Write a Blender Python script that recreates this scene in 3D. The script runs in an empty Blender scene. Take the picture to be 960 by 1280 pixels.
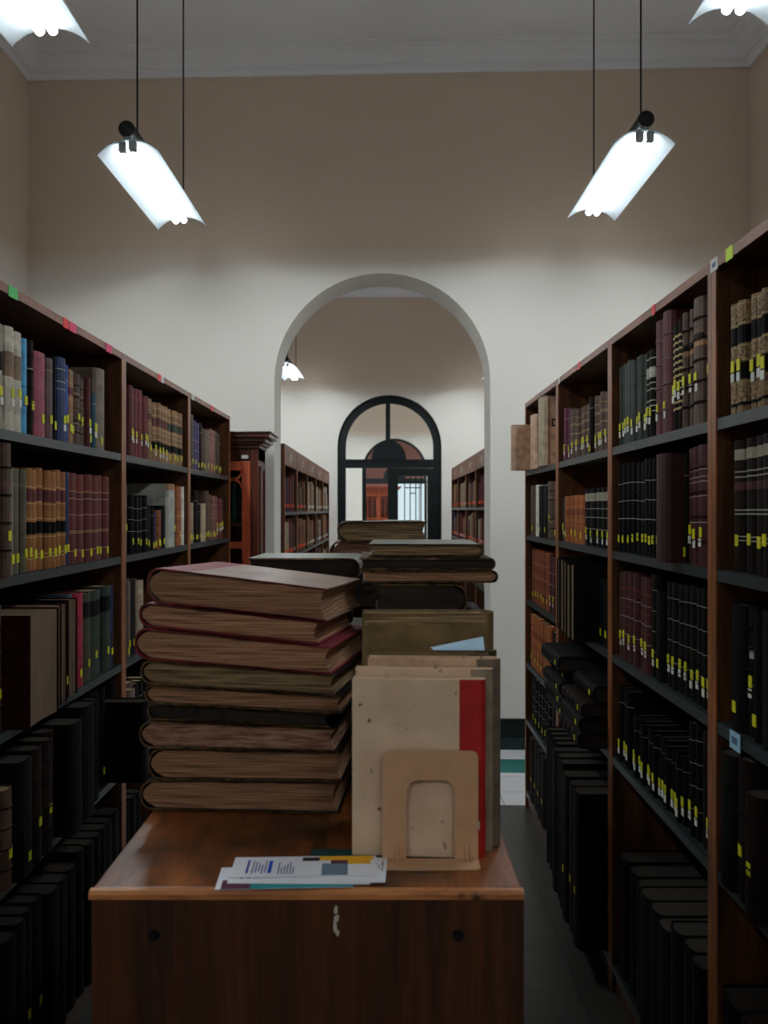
import bpy, bmesh, math, random
from mathutils import Matrix, Vector
random.seed(7)
scene = bpy.context.scene
COL = scene.collection
PI = math.pi
R = math.radians

# ------------------------------------------------------------------ materials
def lin(c):
    out = []
    for v in c[:3]:
        v /= 255.0
        out.append(v / 12.92 if v <= 0.04045 else ((v + 0.055) / 1.055) ** 2.4)
    return out
MATS = {}
def newmat(name):
    m = bpy.data.materials.new(name); m.use_nodes = True
    nt = m.node_tree; nt.nodes.clear()
    out = nt.nodes.new('ShaderNodeOutputMaterial'); b = nt.nodes.new('ShaderNodeBsdfPrincipled')
    nt.links.new(b.outputs[0], out.inputs[0])
    return m, nt, b
def mat(key, rgb, rough=.65, var=.18, scale=30, stretch=(1, 1, 1), bump=.15, rnd=.22, metal=0.0, spec=.3, detail=5, rgb2=None):
    """A solid with a mottled colour: noise between two tones, plus a small change of value from object to object."""
    m, nt, b = newmat(key); N = nt.nodes.new; L = nt.links.new
    tc = N('ShaderNodeTexCoord'); mp = N('ShaderNodeMapping'); mp.inputs['Scale'].default_value = stretch
    nz = N('ShaderNodeTexNoise'); nz.inputs['Scale'].default_value = scale; nz.inputs['Detail'].default_value = detail
    L(tc.outputs['Object'], mp.inputs[0]); L(mp.outputs[0], nz.inputs['Vector'])
    c = lin(rgb)
    lo = [x * (1 - var) for x in c]; hi = [min(1, x * (1 + var)) for x in c]
    if rgb2: lo = lin(rgb2); hi = c
    rp = N('ShaderNodeValToRGB')
    rp.color_ramp.elements[0].position = .32; rp.color_ramp.elements[0].color = (*lo, 1)
    rp.color_ramp.elements[1].position = .68; rp.color_ramp.elements[1].color = (*hi, 1)
    L(nz.outputs[0], rp.inputs[0])
    hs = N('ShaderNodeHueSaturation'); L(rp.outputs[0], hs.inputs['Color'])
    if rnd:
        oi = N('ShaderNodeObjectInfo'); mr = N('ShaderNodeMapRange')
        mr.inputs['To Min'].default_value = 1 - rnd; mr.inputs['To Max'].default_value = 1 + rnd
        L(oi.outputs['Random'], mr.inputs[0]); L(mr.outputs[0], hs.inputs['Value'])
    L(hs.outputs[0], b.inputs['Base Color'])
    b.inputs['Roughness'].default_value = rough; b.inputs['Metallic'].default_value = metal
    b.inputs['Specular IOR Level'].default_value = spec
    if bump:
        bp = N('ShaderNodeBump'); bp.inputs['Strength'].default_value = bump; bp.inputs['Distance'].default_value = .004
        L(nz.outputs[0], bp.inputs['Height']); L(bp.outputs[0], b.inputs['Normal'])
    MATS[key] = m
    return m
def wood(key, c1, c2, stretch, rough=.4, scale=1.0, spec=.4, patches=None):
    m, nt, b = newmat(key); N = nt.nodes.new; L = nt.links.new
    tc = N('ShaderNodeTexCoord'); mp = N('ShaderNodeMapping'); mp.inputs['Scale'].default_value = stretch
    n1 = N('ShaderNodeTexNoise'); n1.inputs['Scale'].default_value = 3.2 * scale; n1.inputs['Detail'].default_value = 8; n1.inputs['Distortion'].default_value = .6
    n2 = N('ShaderNodeTexNoise'); n2.inputs['Scale'].default_value = 22 * scale; n2.inputs['Detail'].default_value = 4
    for n in (n1, n2): L(mp.outputs[0], n.inputs['Vector'])
    L(tc.outputs['Object'], mp.inputs[0])
    mx = N('ShaderNodeMath'); mx.operation = 'MULTIPLY_ADD'; mx.inputs[1].default_value = .35
    L(n2.outputs[0], mx.inputs[0]); 
    s = N('ShaderNodeMath'); s.operation = 'MULTIPLY'; s.inputs[1].default_value = .65
    L(n1.outputs[0], s.inputs[0]); L(s.outputs[0], mx.inputs[2])
    rp = N('ShaderNodeValToRGB')
    rp.color_ramp.elements[0].position = .36; rp.color_ramp.elements[0].color = (*lin(c1), 1)
    rp.color_ramp.elements[1].position = .64; rp.color_ramp.elements[1].color = (*lin(c2), 1)
    L(mx.outputs[0], rp.inputs[0])
    last = rp.outputs[0]
    if patches:
        n3 = N('ShaderNodeTexNoise'); n3.inputs['Scale'].default_value = patches[1]; n3.inputs['Detail'].default_value = 6
        L(tc.outputs['Object'], n3.inputs['Vector'])
        r3 = N('ShaderNodeValToRGB'); r3.color_ramp.elements[0].position = patches[2]; r3.color_ramp.elements[1].position = patches[3]
        L(n3.outputs[0], r3.inputs[0])
        mm = N('ShaderNodeMixRGB'); mm.inputs[2].default_value = (*lin(patches[0]), 1)
        L(r3.outputs[0], mm.inputs[0]); L(last, mm.inputs[1]); last = mm.outputs[0]
    L(last, b.inputs['Base Color'])
    b.inputs['Roughness'].default_value = rough; b.inputs['Specular IOR Level'].default_value = spec
    bp = N('ShaderNodeBump'); bp.inputs['Strength'].default_value = .12; bp.inputs['Distance'].default_value = .003
    L(n2.outputs[0], bp.inputs['Height']); L(bp.outputs[0], b.inputs['Normal'])
    MATS[key] = m
def emit(key, rgb, strength):
    m = bpy.data.materials.new(key); m.use_nodes = True; nt = m.node_tree; nt.nodes.clear()
    o = nt.nodes.new('ShaderNodeOutputMaterial'); e = nt.nodes.new('ShaderNodeEmission')
    e.inputs[0].default_value = (*rgb, 1); e.inputs[1].default_value = strength
    nt.links.new(e.outputs[0], o.inputs[0]); MATS[key] = m
def glass(key):
    m = bpy.data.materials.new(key); m.use_nodes = True; nt = m.node_tree; nt.nodes.clear()
    N = nt.nodes.new; L = nt.links.new
    o = N('ShaderNodeOutputMaterial'); t = N('ShaderNodeBsdfTransparent'); g = N('ShaderNodeBsdfGlossy'); mx = N('ShaderNodeMixShader')
    t.inputs[0].default_value = (.94, .96, .96, 1); g.inputs['Roughness'].default_value = .03
    fr = N('ShaderNodeFresnel'); fr.inputs[0].default_value = 1.35
    L(fr.outputs[0], mx.inputs[0]); L(t.outputs[0], mx.inputs[1]); L(g.outputs[0], mx.inputs[2]); L(mx.outputs[0], o.inputs[0])
    MATS[key] = m

TUBE_E = 78.0
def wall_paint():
    """White lower walls, beige from lamp height up, blending across a soft, uneven border."""
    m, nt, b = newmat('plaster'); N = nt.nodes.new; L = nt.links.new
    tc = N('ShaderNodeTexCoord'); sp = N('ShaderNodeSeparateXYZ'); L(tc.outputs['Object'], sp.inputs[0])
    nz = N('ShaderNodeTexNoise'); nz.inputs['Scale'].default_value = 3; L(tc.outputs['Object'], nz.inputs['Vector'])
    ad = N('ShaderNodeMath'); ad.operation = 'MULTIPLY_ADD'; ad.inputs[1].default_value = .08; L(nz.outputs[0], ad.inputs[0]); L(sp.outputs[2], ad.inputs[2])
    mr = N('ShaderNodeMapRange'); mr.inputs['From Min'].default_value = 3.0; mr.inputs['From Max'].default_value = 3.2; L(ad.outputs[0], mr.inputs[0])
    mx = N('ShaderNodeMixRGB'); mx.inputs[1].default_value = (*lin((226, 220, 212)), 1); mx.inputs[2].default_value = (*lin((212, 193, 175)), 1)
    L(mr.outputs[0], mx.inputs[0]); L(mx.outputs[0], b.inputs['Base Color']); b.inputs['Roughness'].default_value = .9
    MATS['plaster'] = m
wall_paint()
mat('ceiling_paint', (240, 241, 245), .9, .02, 3, bump=.02, rnd=0)
mat('pink_wall', (214, 150, 142), .9, .03, 3, bump=.03, rnd=0)
mat('skirting', (10, 20, 20), .45, .2, 10, rnd=0)
mat('skirting_foot', (26, 46, 44), .45, .2, 10, rnd=0)
def reflector():
    """White sheet that lets a little of the light through."""
    m = bpy.data.materials.new('reflector_white'); m.use_nodes = True; nt = m.node_tree; nt.nodes.clear(); N = nt.nodes.new; L = nt.links.new
    o = N('ShaderNodeOutputMaterial'); d = N('ShaderNodeBsdfDiffuse'); t = N('ShaderNodeBsdfTranslucent'); a = N('ShaderNodeAddShader')
    d.inputs[0].default_value = (.13, .14, .145, 1); t.inputs[0].default_value = (.285, .30, .31, 1)
    L(d.outputs[0], a.inputs[0]); L(t.outputs[0], a.inputs[1]); L(a.outputs[0], o.inputs[0]); MATS['reflector_white'] = m
reflector()
mat('black_metal', (16, 20, 22), .4, .2, 20, rnd=0)
mat('black_paint', (10, 17, 19), .45, .2, 12, rnd=0)
mat('cable_black', (22, 18, 16), .6, .1, 20, rnd=0)
mat('socket_grey', (150, 155, 158), .5, .1, 20, rnd=0)
mat('shelf_metal', (28, 39, 40), .42, .15, 14, rnd=0, spec=.5)
mat('frame_wood_light', (118, 74, 54), .5, .2, 20, rnd=0)
emit('tube_light', (.87, .965, 1.0), TUBE_E)
emit('daylight', (.72, .86, .92), 1.05)
glass('clear_glass')
wood('wood_v', (46, 24, 11), (106, 62, 30), (7, 7, .6), .42)
wood('wood_y', (34, 16, 9), (80, 44, 26), (7, .6, 7), .42)
wood('wood_dark', (20, 12, 8), (44, 27, 18), (7, 7, .6), .5)
wood('wood_post', (100, 54, 24), (164, 98, 50), (9, 9, 1.0), .45)
wood('wood_edge', (96, 54, 36), (146, 90, 64), (9, 1.2, 9), .45)
wood('wood_header', (110, 68, 46), (150, 98, 70), (9, 1.2, 9), .5)
wood('wood_red', (128, 52, 28), (200, 94, 58), (8, 8, .7), .35)
wood('wood_mahogany', (40, 17, 11), (104, 46, 30), (8, 8, .7), .32)
wood('table_top_wood', (60, 28, 11), (146, 82, 36), (6, .9, 6), .36, .9, patches=((44, 26, 16), 5.0, .5, .68))
wood('table_panel_wood', (42, 20, 8), (80, 41, 17), (9, 9, .5), .4)
wood('table_edge_wood', (130, 74, 36), (196, 126, 72), (1.2, 9, 9), .4, patches=((70, 40, 22), 22.0, .62, .7))
mat('scuff', (190, 180, 168), .7, .2, 60, rnd=0)
mat('bolt', (24, 26, 34), .4, .1, 30, rnd=0, metal=.5)

LEATHER = {  # darkest leathers deepened: the lower shelves' shade is put into their colour
 'vellum': (176, 168, 152), 'vellum_brown': (112, 86, 66), 'vellum_grey': (150, 146, 132), 'lightblue': (74, 148, 190), 'black': (11, 11, 11), 'blackbrown': (28, 21, 18),
 'rose': (152, 72, 88), 'mauve': (104, 78, 80), 'navy': (28, 46, 84), 'blue': (40, 74, 158), 'tan': (142, 104, 72), 'brown': (84, 62, 50), 'darkbrown': (31, 22, 18),
 'maroon': (96, 38, 42), 'darkred': (118, 34, 38), 'teal': (40, 72, 84), 'greybrown': (112, 98, 84), 'olivegrey': (84, 80, 64), 'ochre': (150, 96, 50),
 'purple': (66, 56, 100), 'pinkbrown': (128, 82, 76), 'beige': (164, 146, 122), 'slate': (62, 76, 84), 'crimson': (160, 34, 58), 'olive': (66, 62, 40), 'darkgreen': (42, 52, 42),
 'greengrey': (58, 66, 60), 'plum': (88, 32, 58), 'kraft': (190, 156, 130), 'rust': (120, 58, 32), 'charcoal': (17, 17, 16), 'oxblood': (44, 18, 17), 'oxmaroon': (62, 24, 26), 'mud': (56, 27, 21), 'redbrown': (104, 44, 32), 'orangebrown': (146, 82, 42),
 'palegrey': (160, 160, 152), 'white': (205, 200, 190), 'green': (46, 84, 70), 'marble': (27, 24, 21), 'speckle': (170, 136, 92), 'boardgrey': (136, 110, 98), 'covergrey': (104, 104, 96),
 'pictured': (70, 60, 54), 'cream': (226, 196, 168), 'redcloth': (176, 28, 22), 'bistre': (120, 96, 62), 'wine': (120, 30, 44),
}
for k, c in LEATHER.items():
    if k == 'speckle': mat(k, c, .6, .4, 160, rgb2=(52, 36, 24), bump=.1)
    elif k == 'marble': mat(k, c, .7, .4, 60, rgb2=(12, 11, 10), bump=.1, spec=.08)
    elif k == 'cream': mat(k, c, .8, .1, 14, rgb2=(206, 174, 146), bump=.08, rnd=0, detail=8)
    elif k in ('boardgrey', 'covergrey'): mat(k, c, .38, .25, 16, bump=.12, rnd=.05, spec=.5)
    elif k in ('wine', 'redcloth'): mat(k, c, .5, .25, 22, bump=.12, rnd=.06, spec=.4)
    else: mat(k, c, .6, .28, 26, bump=.2, spec=.06 if max(c) < 50 else .28)
mat('gilt', (186, 160, 104), .45, .2, 60, rnd=0, spec=.5)
mat('silverline', (176, 172, 160), .5, .2, 60, rnd=0)
mat('patchwhite', (150, 142, 124), .8, .2, 50, rnd=0)
mat('yellow_label', (208, 204, 30), .6, .06, 40, bump=0, rnd=.12)
mat('white_label', (214, 214, 206), .7, .06, 40, bump=0, rnd=.1)
mat('orange_label', (240, 84, 30), .6, .06, 40, bump=0, rnd=.1)
mat('red_sticker', (240, 40, 48), .5, .05, 30, bump=0, rnd=0)
mat('pink_sticker', (232, 48, 104), .5, .05, 30, bump=0, rnd=0)
mat('green_sticker', (60, 190, 90), .5, .05, 30, bump=0, rnd=0)
mat('lime_sticker', (196, 226, 30), .5, .05, 30, bump=0, rnd=0)
mat('blue_print', (84, 104, 140), .6, .05, 30, bump=0, rnd=0)
mat('paleblue_label', (160, 196, 216), .6, .08, 60, bump=0, rnd=0)
# page edges: fine lines between the boards (upright books: across y; lying books: across z)
mat('pages', (168, 142, 110), .85, .3, 9, (1, 60, .6), .35, .2, detail=3)
mat('pages_dark', (46, 37, 29), .85, .3, 9, (1, 60, .6), .35, .2, detail=3)  # deepened as well, with lower-shelf shade in the colour
mat('pages_brown', (104, 84, 66), .85, .3, 9, (1, 60, .6), .35, .15, detail=3)
mat('worn_edge', (120, 92, 56), .8, .3, 60, rgb2=(38, 24, 16), rnd=.2)
mat('worn_red', (142, 46, 48), .6, .3, 40, rgb2=(66, 30, 24), rnd=.1)
mat('pages_lying', (206, 154, 118), .9, .3, 6, (1.3, 1.3, 95), 1.0, .14, detail=9, rgb2=(104, 70, 50))
mat('pages_lying_pale', (172, 142, 104), .9, .35, 5, (1.6, 1.6, 60), .9, .1, detail=8, rgb2=(78, 60, 40))
mat('pages_lying_spot', (170, 130, 108), .9, .3, 6, (4, 4, 40), .6, .1, detail=8, rgb2=(104, 62, 50))
mat('bookend_metal', (200, 156, 118), .45, .06, 30, bump=.03, rnd=0, spec=.4)
mat('paper_white', (226, 226, 232), .7, .03, 30, bump=0, rnd=0)
mat('paper_blue', (170, 196, 216), .7, .06, 30, bump=0, rnd=0)
mat('ink_blue', (36, 48, 150), .7, .05, 30, bump=0, rnd=0)
mat('ink_violet', (70, 60, 130), .7, .05, 30, bump=0, rnd=0)
mat('ink_teal', (30, 132, 140), .7, .05, 30, bump=0, rnd=0)
mat('ink_maroon', (86, 36, 62), .7, .05, 30, bump=0, rnd=0)
mat('ink_yellow', (232, 170, 30), .7, .05, 30, bump=0, rnd=0)
mat('ink_grey', (104, 124, 140), .7, .05, 30, bump=0, rnd=0)
mat('ink_dark', (44, 22, 20), .7, .05, 30, bump=0, rnd=0)
mat('ink_cobalt', (20, 70, 190), .7, .05, 30, bump=0, rnd=0)
mat('leaflet_green', (10, 62, 60), .6, .05, 30, bump=0, rnd=0)

def foxed(key, base, spot, scale):
    m = MATS[key]; nt = m.node_tree; N = nt.nodes.new; L = nt.links.new; b = next(n for n in nt.nodes if n.type == 'BSDF_PRINCIPLED')
    src = b.inputs['Base Color'].links[0].from_socket; tc = N('ShaderNodeTexCoord'); v = N('ShaderNodeTexNoise'); v.inputs['Scale'].default_value = scale; v.inputs['Detail'].default_value = 3
    L(tc.outputs['Object'], v.inputs['Vector']); r = N('ShaderNodeValToRGB'); r.color_ramp.elements[0].position = .67; r.color_ramp.elements[1].position = .74; L(v.outputs[0], r.inputs[0])
    mx = N('ShaderNodeMixRGB'); mx.inputs[2].default_value = (*lin(spot), 1); L(r.outputs[0], mx.inputs[0]); L(src, mx.inputs[1]); L(mx.outputs[0], b.inputs['Base Color'])
foxed('cream', None, (112, 84, 62), 60)
for k in ('maroon', 'tan', 'brown', 'ochre', 'vellum', 'rose', 'kraft', 'darkgreen', 'greengrey', 'wine', 'boardgrey'): foxed(k, None, tuple(int(x * .55) for x in LEATHER[k]), 70)
def tile_mat():
    """White tiles beyond the bookcases with a green strip along the wall, worn grey tiles in the aisles."""
    m, nt, b = newmat('floor_tiles'); N = nt.nodes.new; L = nt.links.new
    tc = N('ShaderNodeTexCoord'); sp = N('ShaderNodeSeparateXYZ'); L(tc.outputs['Object'], sp.inputs[0])
    def math_(op, a, bv=None, c=None):
        n = N('ShaderNodeMath'); n.operation = op
        for i, x in enumerate((a, bv, c)):
            if x is None: continue
            if isinstance(x, (int, float)): n.inputs[i].default_value = x
            else: L(x, n.inputs[i])
        return n.outputs[0]
    yy = math_('MULTIPLY_ADD', sp.outputs[0], .0415, sp.outputs[1])          # the wall stands a little askew
    br = N('ShaderNodeTexBrick'); br.offset = 0; br.inputs['Scale'].default_value = 1; br.inputs['Brick Width'].default_value = .3; br.inputs['Row Height'].default_value = .3
    br.inputs['Mortar Size'].default_value = .003; br.inputs['Color1'].default_value = (1, 1, 1, 1); br.inputs['Color2'].default_value = (.9, .9, .9, 1); br.inputs['Mortar'].default_value = (.35, .35, .35, 1)
    L(tc.outputs['Object'], br.inputs['Vector'])
    nz = N('ShaderNodeTexNoise'); nz.inputs['Scale'].default_value = 6; nz.inputs['Detail'].default_value = 8; L(tc.outputs['Object'], nz.inputs['Vector'])
    def band(lo, hi): return math_('MULTIPLY', math_('GREATER_THAN', yy, lo), math_('LESS_THAN', yy, hi))
    def mix(f, a, bb):
        n = N('ShaderNodeMixRGB')
        if isinstance(a, tuple): n.inputs[1].default_value = a
        else: L(a, n.inputs[1])
        if isinstance(bb, tuple): n.inputs[2].default_value = bb
        else: L(bb, n.inputs[2])
        L(f, n.inputs[0]); return n.outputs[0]
    grey = mix(nz.outputs[0], (*lin((50, 48, 44)), 1), (*lin((76, 72, 66)), 1))
    c = mix(band(4.9, 30), grey, (*lin((226, 224, 228)), 1))
    c = mix(band(5.50, 5.80), c, (*lin((46, 120, 112)), 1))
    mu = N('ShaderNodeMixRGB'); mu.blend_type = 'MULTIPLY'; mu.inputs[0].default_value = 1; L(c, mu.inputs[1]); L(br.outputs[0], mu.inputs[2])
    L(mu.outputs[0], b.inputs['Base Color']); b.inputs['Roughness'].default_value = .35
    MATS['floor_tiles'] = m
tile_mat()

# ------------------------------------------------------------------ mesh helpers
class MB:
    def __init__(s): s.v = []; s.f = []; s.m = []
    def add(s, vs, fs, mi=0):
        b = len(s.v); s.v += [tuple(p) for p in vs]
        for i, f in enumerate(fs):
            s.f.append([b + k for k in f]); s.m.append(mi if isinstance(mi, int) else mi[i])
        return s
    def box(s, x0, x1, y0, y1, z0, z1, mi=0):
        x0, x1 = sorted((x0, x1)); y0, y1 = sorted((y0, y1)); z0, z1 = sorted((z0, z1))
        return s.add([(x0, y0, z0), (x1, y0, z0), (x1, y1, z0), (x0, y1, z0), (x0, y0, z1), (x1, y0, z1), (x1, y1, z1), (x0, y1, z1)],
                     [(0, 3, 2, 1), (4, 5, 6, 7), (0, 1, 5, 4), (1, 2, 6, 5), (2, 3, 7, 6), (3, 0, 4, 7)], mi)
    def cyl(s, p0, p1, r, n=12, mi=0, r1=None):
        p0 = Vector(p0); p1 = Vector(p1); d = (p1 - p0).normalized()
        a = d.orthogonal().normalized(); b = d.cross(a); r1 = r if r1 is None else r1
        vs = []
        for p, rr in ((p0, r), (p1, r1)):
            vs += [p + a * math.cos(2 * PI * k / n) * rr + b * math.sin(2 * PI * k / n) * rr for k in range(n)]
        fs = [(k, (k + 1) % n, n + (k + 1) % n, n + k) for k in range(n)] + [tuple(range(n))[::-1], tuple(range(n, 2 * n))]
        return s.add(vs, fs, mi)
    def prism(s, poly, axis, a0, a1, mi=0):
        n = len(poly)
        def P(p, a): return {'x': (a, p[0], p[1]), 'y': (p[0], a, p[1]), 'z': (p[0], p[1], a)}[axis]
        vs = [P(p, a0) for p in poly] + [P(p, a1) for p in poly]
        fs = [(k, (k + 1) % n, n + (k + 1) % n, n + k) for k in range(n)] + [tuple(range(n))[::-1], tuple(range(n, 2 * n))]
        return s.add(vs, fs, mi)
    def strip(s, pts, width, axis_y0, axis_y1, mi=0):
        """A bar of constant width that follows pts in the x-z plane, between two depths."""
        n = len(pts); L_ = []; R_ = []
        for i, p in enumerate(pts):
            a = Vector(pts[max(0, i - 1)]); b = Vector(pts[min(n - 1, i + 1)]); t = (b - a).normalized(); nn = Vector((-t.y, t.x)) * width / 2
            L_.append((p[0] + nn.x, p[1] + nn.y)); R_.append((p[0] - nn.x, p[1] - nn.y))
        vs = []
        for i in range(n): vs += [(L_[i][0], axis_y0, L_[i][1]), (R_[i][0], axis_y0, R_[i][1]), (R_[i][0], axis_y1, R_[i][1]), (L_[i][0], axis_y1, L_[i][1])]
        fs = [(0, 1, 2, 3), (4 * n - 1, 4 * n - 2, 4 * n - 3, 4 * n - 4)]
        for i in range(n - 1):
            for k in range(4): fs.append((4 * i + k, 4 * i + 4 + k, 4 * i + 4 + (k + 1) % 4, 4 * i + (k + 1) % 4))
        return s.add(vs, fs, mi)
    def mesh(s, name, mats, recalc=True):
        me = bpy.data.meshes.new(name); me.from_pydata(s.v, [], s.f)
        for k in mats: me.materials.append(MATS[k])
        me.polygons.foreach_set('material_index', s.m)
        if recalc:
            bm = bmesh.new(); bm.from_mesh(me); bmesh.ops.recalc_face_normals(bm, faces=bm.faces); bm.to_mesh(me); bm.free()
        me.update(); return me
    def build(s, name, mats, parent=None, loc=(0, 0, 0), bevel=0, smooth=False, recalc=True):
        if isinstance(mats, str): mats = [mats]
        return link(name, s.mesh(name, mats, recalc), parent, loc, bevel, smooth)
def link(name, me, parent=None, loc=(0, 0, 0), bevel=0, smooth=False):
    o = bpy.data.objects.new(name, me); COL.objects.link(o); o.location = loc
    if parent is not None: o.parent = parent
    if bevel:
        b = o.modifiers.new('edge', 'BEVEL'); b.width = bevel; b.segments = 2; b.limit_method = 'ANGLE'; b.angle_limit = R(40)
    if smooth:
        for p in me.polygons: p.use_smooth = True
        try: me.set_sharp_from_angle(angle=R(40))
        except Exception: pass
    return o
def empty(name, loc=(0, 0, 0), rz=0.0):
    o = bpy.data.objects.new(name, None); COL.objects.link(o); o.location = loc; o.rotation_euler = (0, 0, rz); o.empty_display_size = .1
    return o
def tag(o, label, cat, group=None):
    o['label'] = label; o['category'] = cat
    if group: o['group'] = group
    return o
def struct(o): o['kind'] = 'structure'; return o
def copy_tree(o, parent=None):
    c = o.copy(); COL.objects.link(c)
    if parent is not None: c.parent = parent
    for ch in list(o.children): copy_tree(ch, c)
    return c
ORD = 'zeroth first second third fourth fifth sixth seventh eighth ninth tenth eleventh twelfth thirteenth fourteenth fifteenth sixteenth seventeenth eighteenth nineteenth twentieth twenty-first twenty-second twenty-third twenty-fourth twenty-fifth twenty-sixth twenty-seventh twenty-eighth twenty-ninth thirtieth'.split()

# ------------------------------------------------------------------ the room
F = 1200.0; CX = 483.0; CY = 637.0; EYE = 1.5
XL, XR = -2.293, 2.257
CEIL = 4.385; CORN = 4.244
Y0, YEND = -4.2, 25.2
def wy(x, y0=6.05): return y0 - .0415 * x
def arch_wall(name, material, cx, hw, zs, yf, yb, x0=XL, x1=XR, z1=CEIL, n=28):
    mb = MB(); arc = [(cx - hw * math.cos(PI * k / n), zs + hw * math.sin(PI * k / n)) for k in range(n + 1)]
    for fy in (yf, yb):
        vs = []; fs = []
        def q(*ps): 
            b = len(vs); vs.extend((p[0], fy(p[0]), p[1]) for p in ps); fs.append(tuple(range(b, b + len(ps))))
        q((x0, 0), (cx - hw, 0), (cx - hw, zs), (x0, zs)); q((cx + hw, 0), (x1, 0), (x1, zs), (cx + hw, zs))
        q((x0, zs), (cx - hw, zs), (cx - hw, z1), (x0, z1)); q((cx + hw, zs), (x1, zs), (x1, z1), (cx + hw, z1))
        for k in range(n): q(arc[k], arc[k + 1], (arc[k + 1][0], z1), (arc[k][0], z1))
        mb.add(vs, fs)
    path = [(cx - hw, 0)] + arc + [(cx + hw, 0)]
    vs = []
    for p in path: vs += [(p[0], yf(p[0]), p[1]), (p[0], yb(p[0]), p[1])]
    mb.add(vs, [(2 * i, 2 * i + 2, 2 * i + 3, 2 * i + 1) for i in range(len(path) - 1)])
    return struct(mb.build(name, material, recalc=False))
struct(MB().box(XL - .2, XR + .2, Y0 - .2, YEND + .2, -.1, 0).build('floor', 'floor_tiles'))
struct(MB().box(XL - .2, XR + .2, Y0 - .2, YEND + .2, CEIL, CEIL + .1).build('ceiling', 'ceiling_paint'))
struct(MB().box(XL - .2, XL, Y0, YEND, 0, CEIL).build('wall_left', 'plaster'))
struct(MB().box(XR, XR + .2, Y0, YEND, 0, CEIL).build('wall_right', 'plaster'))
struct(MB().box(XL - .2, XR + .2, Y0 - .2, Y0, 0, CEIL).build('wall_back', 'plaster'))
struct(MB().box(XL - .2, XR + .2, YEND, YEND + .2, 0, CEIL).build('wall_far', 'pink_wall'))
A1 = (-.029, .681, 2.31)
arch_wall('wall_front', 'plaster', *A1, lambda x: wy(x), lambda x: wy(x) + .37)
Y2 = 12.4; A2 = (.04, .674, 2.31)
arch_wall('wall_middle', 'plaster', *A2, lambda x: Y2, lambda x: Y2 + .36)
Y3 = 20.0; A3 = (.17, .674, 2.31)
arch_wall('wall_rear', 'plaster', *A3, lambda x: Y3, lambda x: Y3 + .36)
def cornice(name, quad):
    prof = [(0, CORN), (.016, CORN), (.016, CORN + .032), (.022, CORN + .034), (.038, CORN + .034), (.038, CORN + .046), (.05, CORN + .046)]
    prof += [(.05 + .075 * (1 - math.cos(PI / 2 * k / 6)), CORN + .046 + .064 * math.sin(PI / 2 * k / 6)) for k in range(1, 7)]
    prof += [(.14, CORN + .11), (.14, CORN + .122), (.158, CORN + .122), (.162, CORN + .134), (.18, CORN + .134), (.18, CEIL), (0, CEIL)]
    n = len(quad)
    def inset(d):
        ls = []
        for i in range(n):
            a = Vector(quad[i]); b = Vector(quad[(i + 1) % n]); t = (b - a).normalized(); nn = Vector((-t.y, t.x)); ls.append((a + nn * d, t))
        out = []
        for i in range(n):
            (p, t), (q, u) = ls[i - 1], ls[i]
            den = t.x * u.y - t.y * u.x; k = ((q.x - p.x) * u.y - (q.y - p.y) * u.x) / den
            out.append(p + t * k)
        return out
    rings = [[(p.x, p.y, z) for p in inset(d)] for d, z in prof]
    vs = [p for r_ in rings for p in r_]; fs = []
    for j in range(len(prof) - 1):
        for i in range(n): fs.append((j * n + i, j * n + (i + 1) % n, (j + 1) * n + (i + 1) % n, (j + 1) * n + i))
    struct(MB().add(vs, fs).build(name, 'ceiling_paint', recalc=False))
cornice('trim_1', [(XL, Y0), (XR, Y0), (XR, wy(XR)), (XL, wy(XL))])
cornice('trim_2', [(XL, wy(XL) + .37), (XR, wy(XR) + .37), (XR, Y2), (XL, Y2)])
cornice('trim_3', [(XL, Y2 + .36), (XR, Y2 + .36), (XR, Y3), (XL, Y3)])
# skirting boards of the arched wall, stepped: darker upper board over a lower one
def skirting(name, xa, xb, yf):
    mb = MB(); g = .001
    for z0, z1, d in ((0, .075, .022), (.075, .19, .014)):
        mb.add([(xa, yf(xa) - d, z0), (xb, yf(xb) - d, z0), (xb, yf(xb) - g, z0), (xa, yf(xa) - g, z0), (xa, yf(xa) - d, z1), (xb, yf(xb) - d, z1), (xb, yf(xb) - g, z1), (xa, yf(xa) - g, z1)],
               [(0, 3, 2, 1), (4, 5, 6, 7), (0, 1, 5, 4), (1, 2, 6, 5), (2, 3, 7, 6), (3, 0, 4, 7)], 0 if z0 == 0 else 1)
    struct(mb.build(name, ['skirting_foot', 'skirting']))
skirting('baseboard_right', A1[0] + A1[1], XR - .002, wy)
skirting('baseboard_left', XL + .002, A1[0] - A1[1], wy)
skirting('baseboard_middle', XL + .002, A2[0] - A2[1], lambda x: Y2)
skirting('baseboard_far', A2[0] + A2[1], XR - .002, lambda x: Y2)

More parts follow.
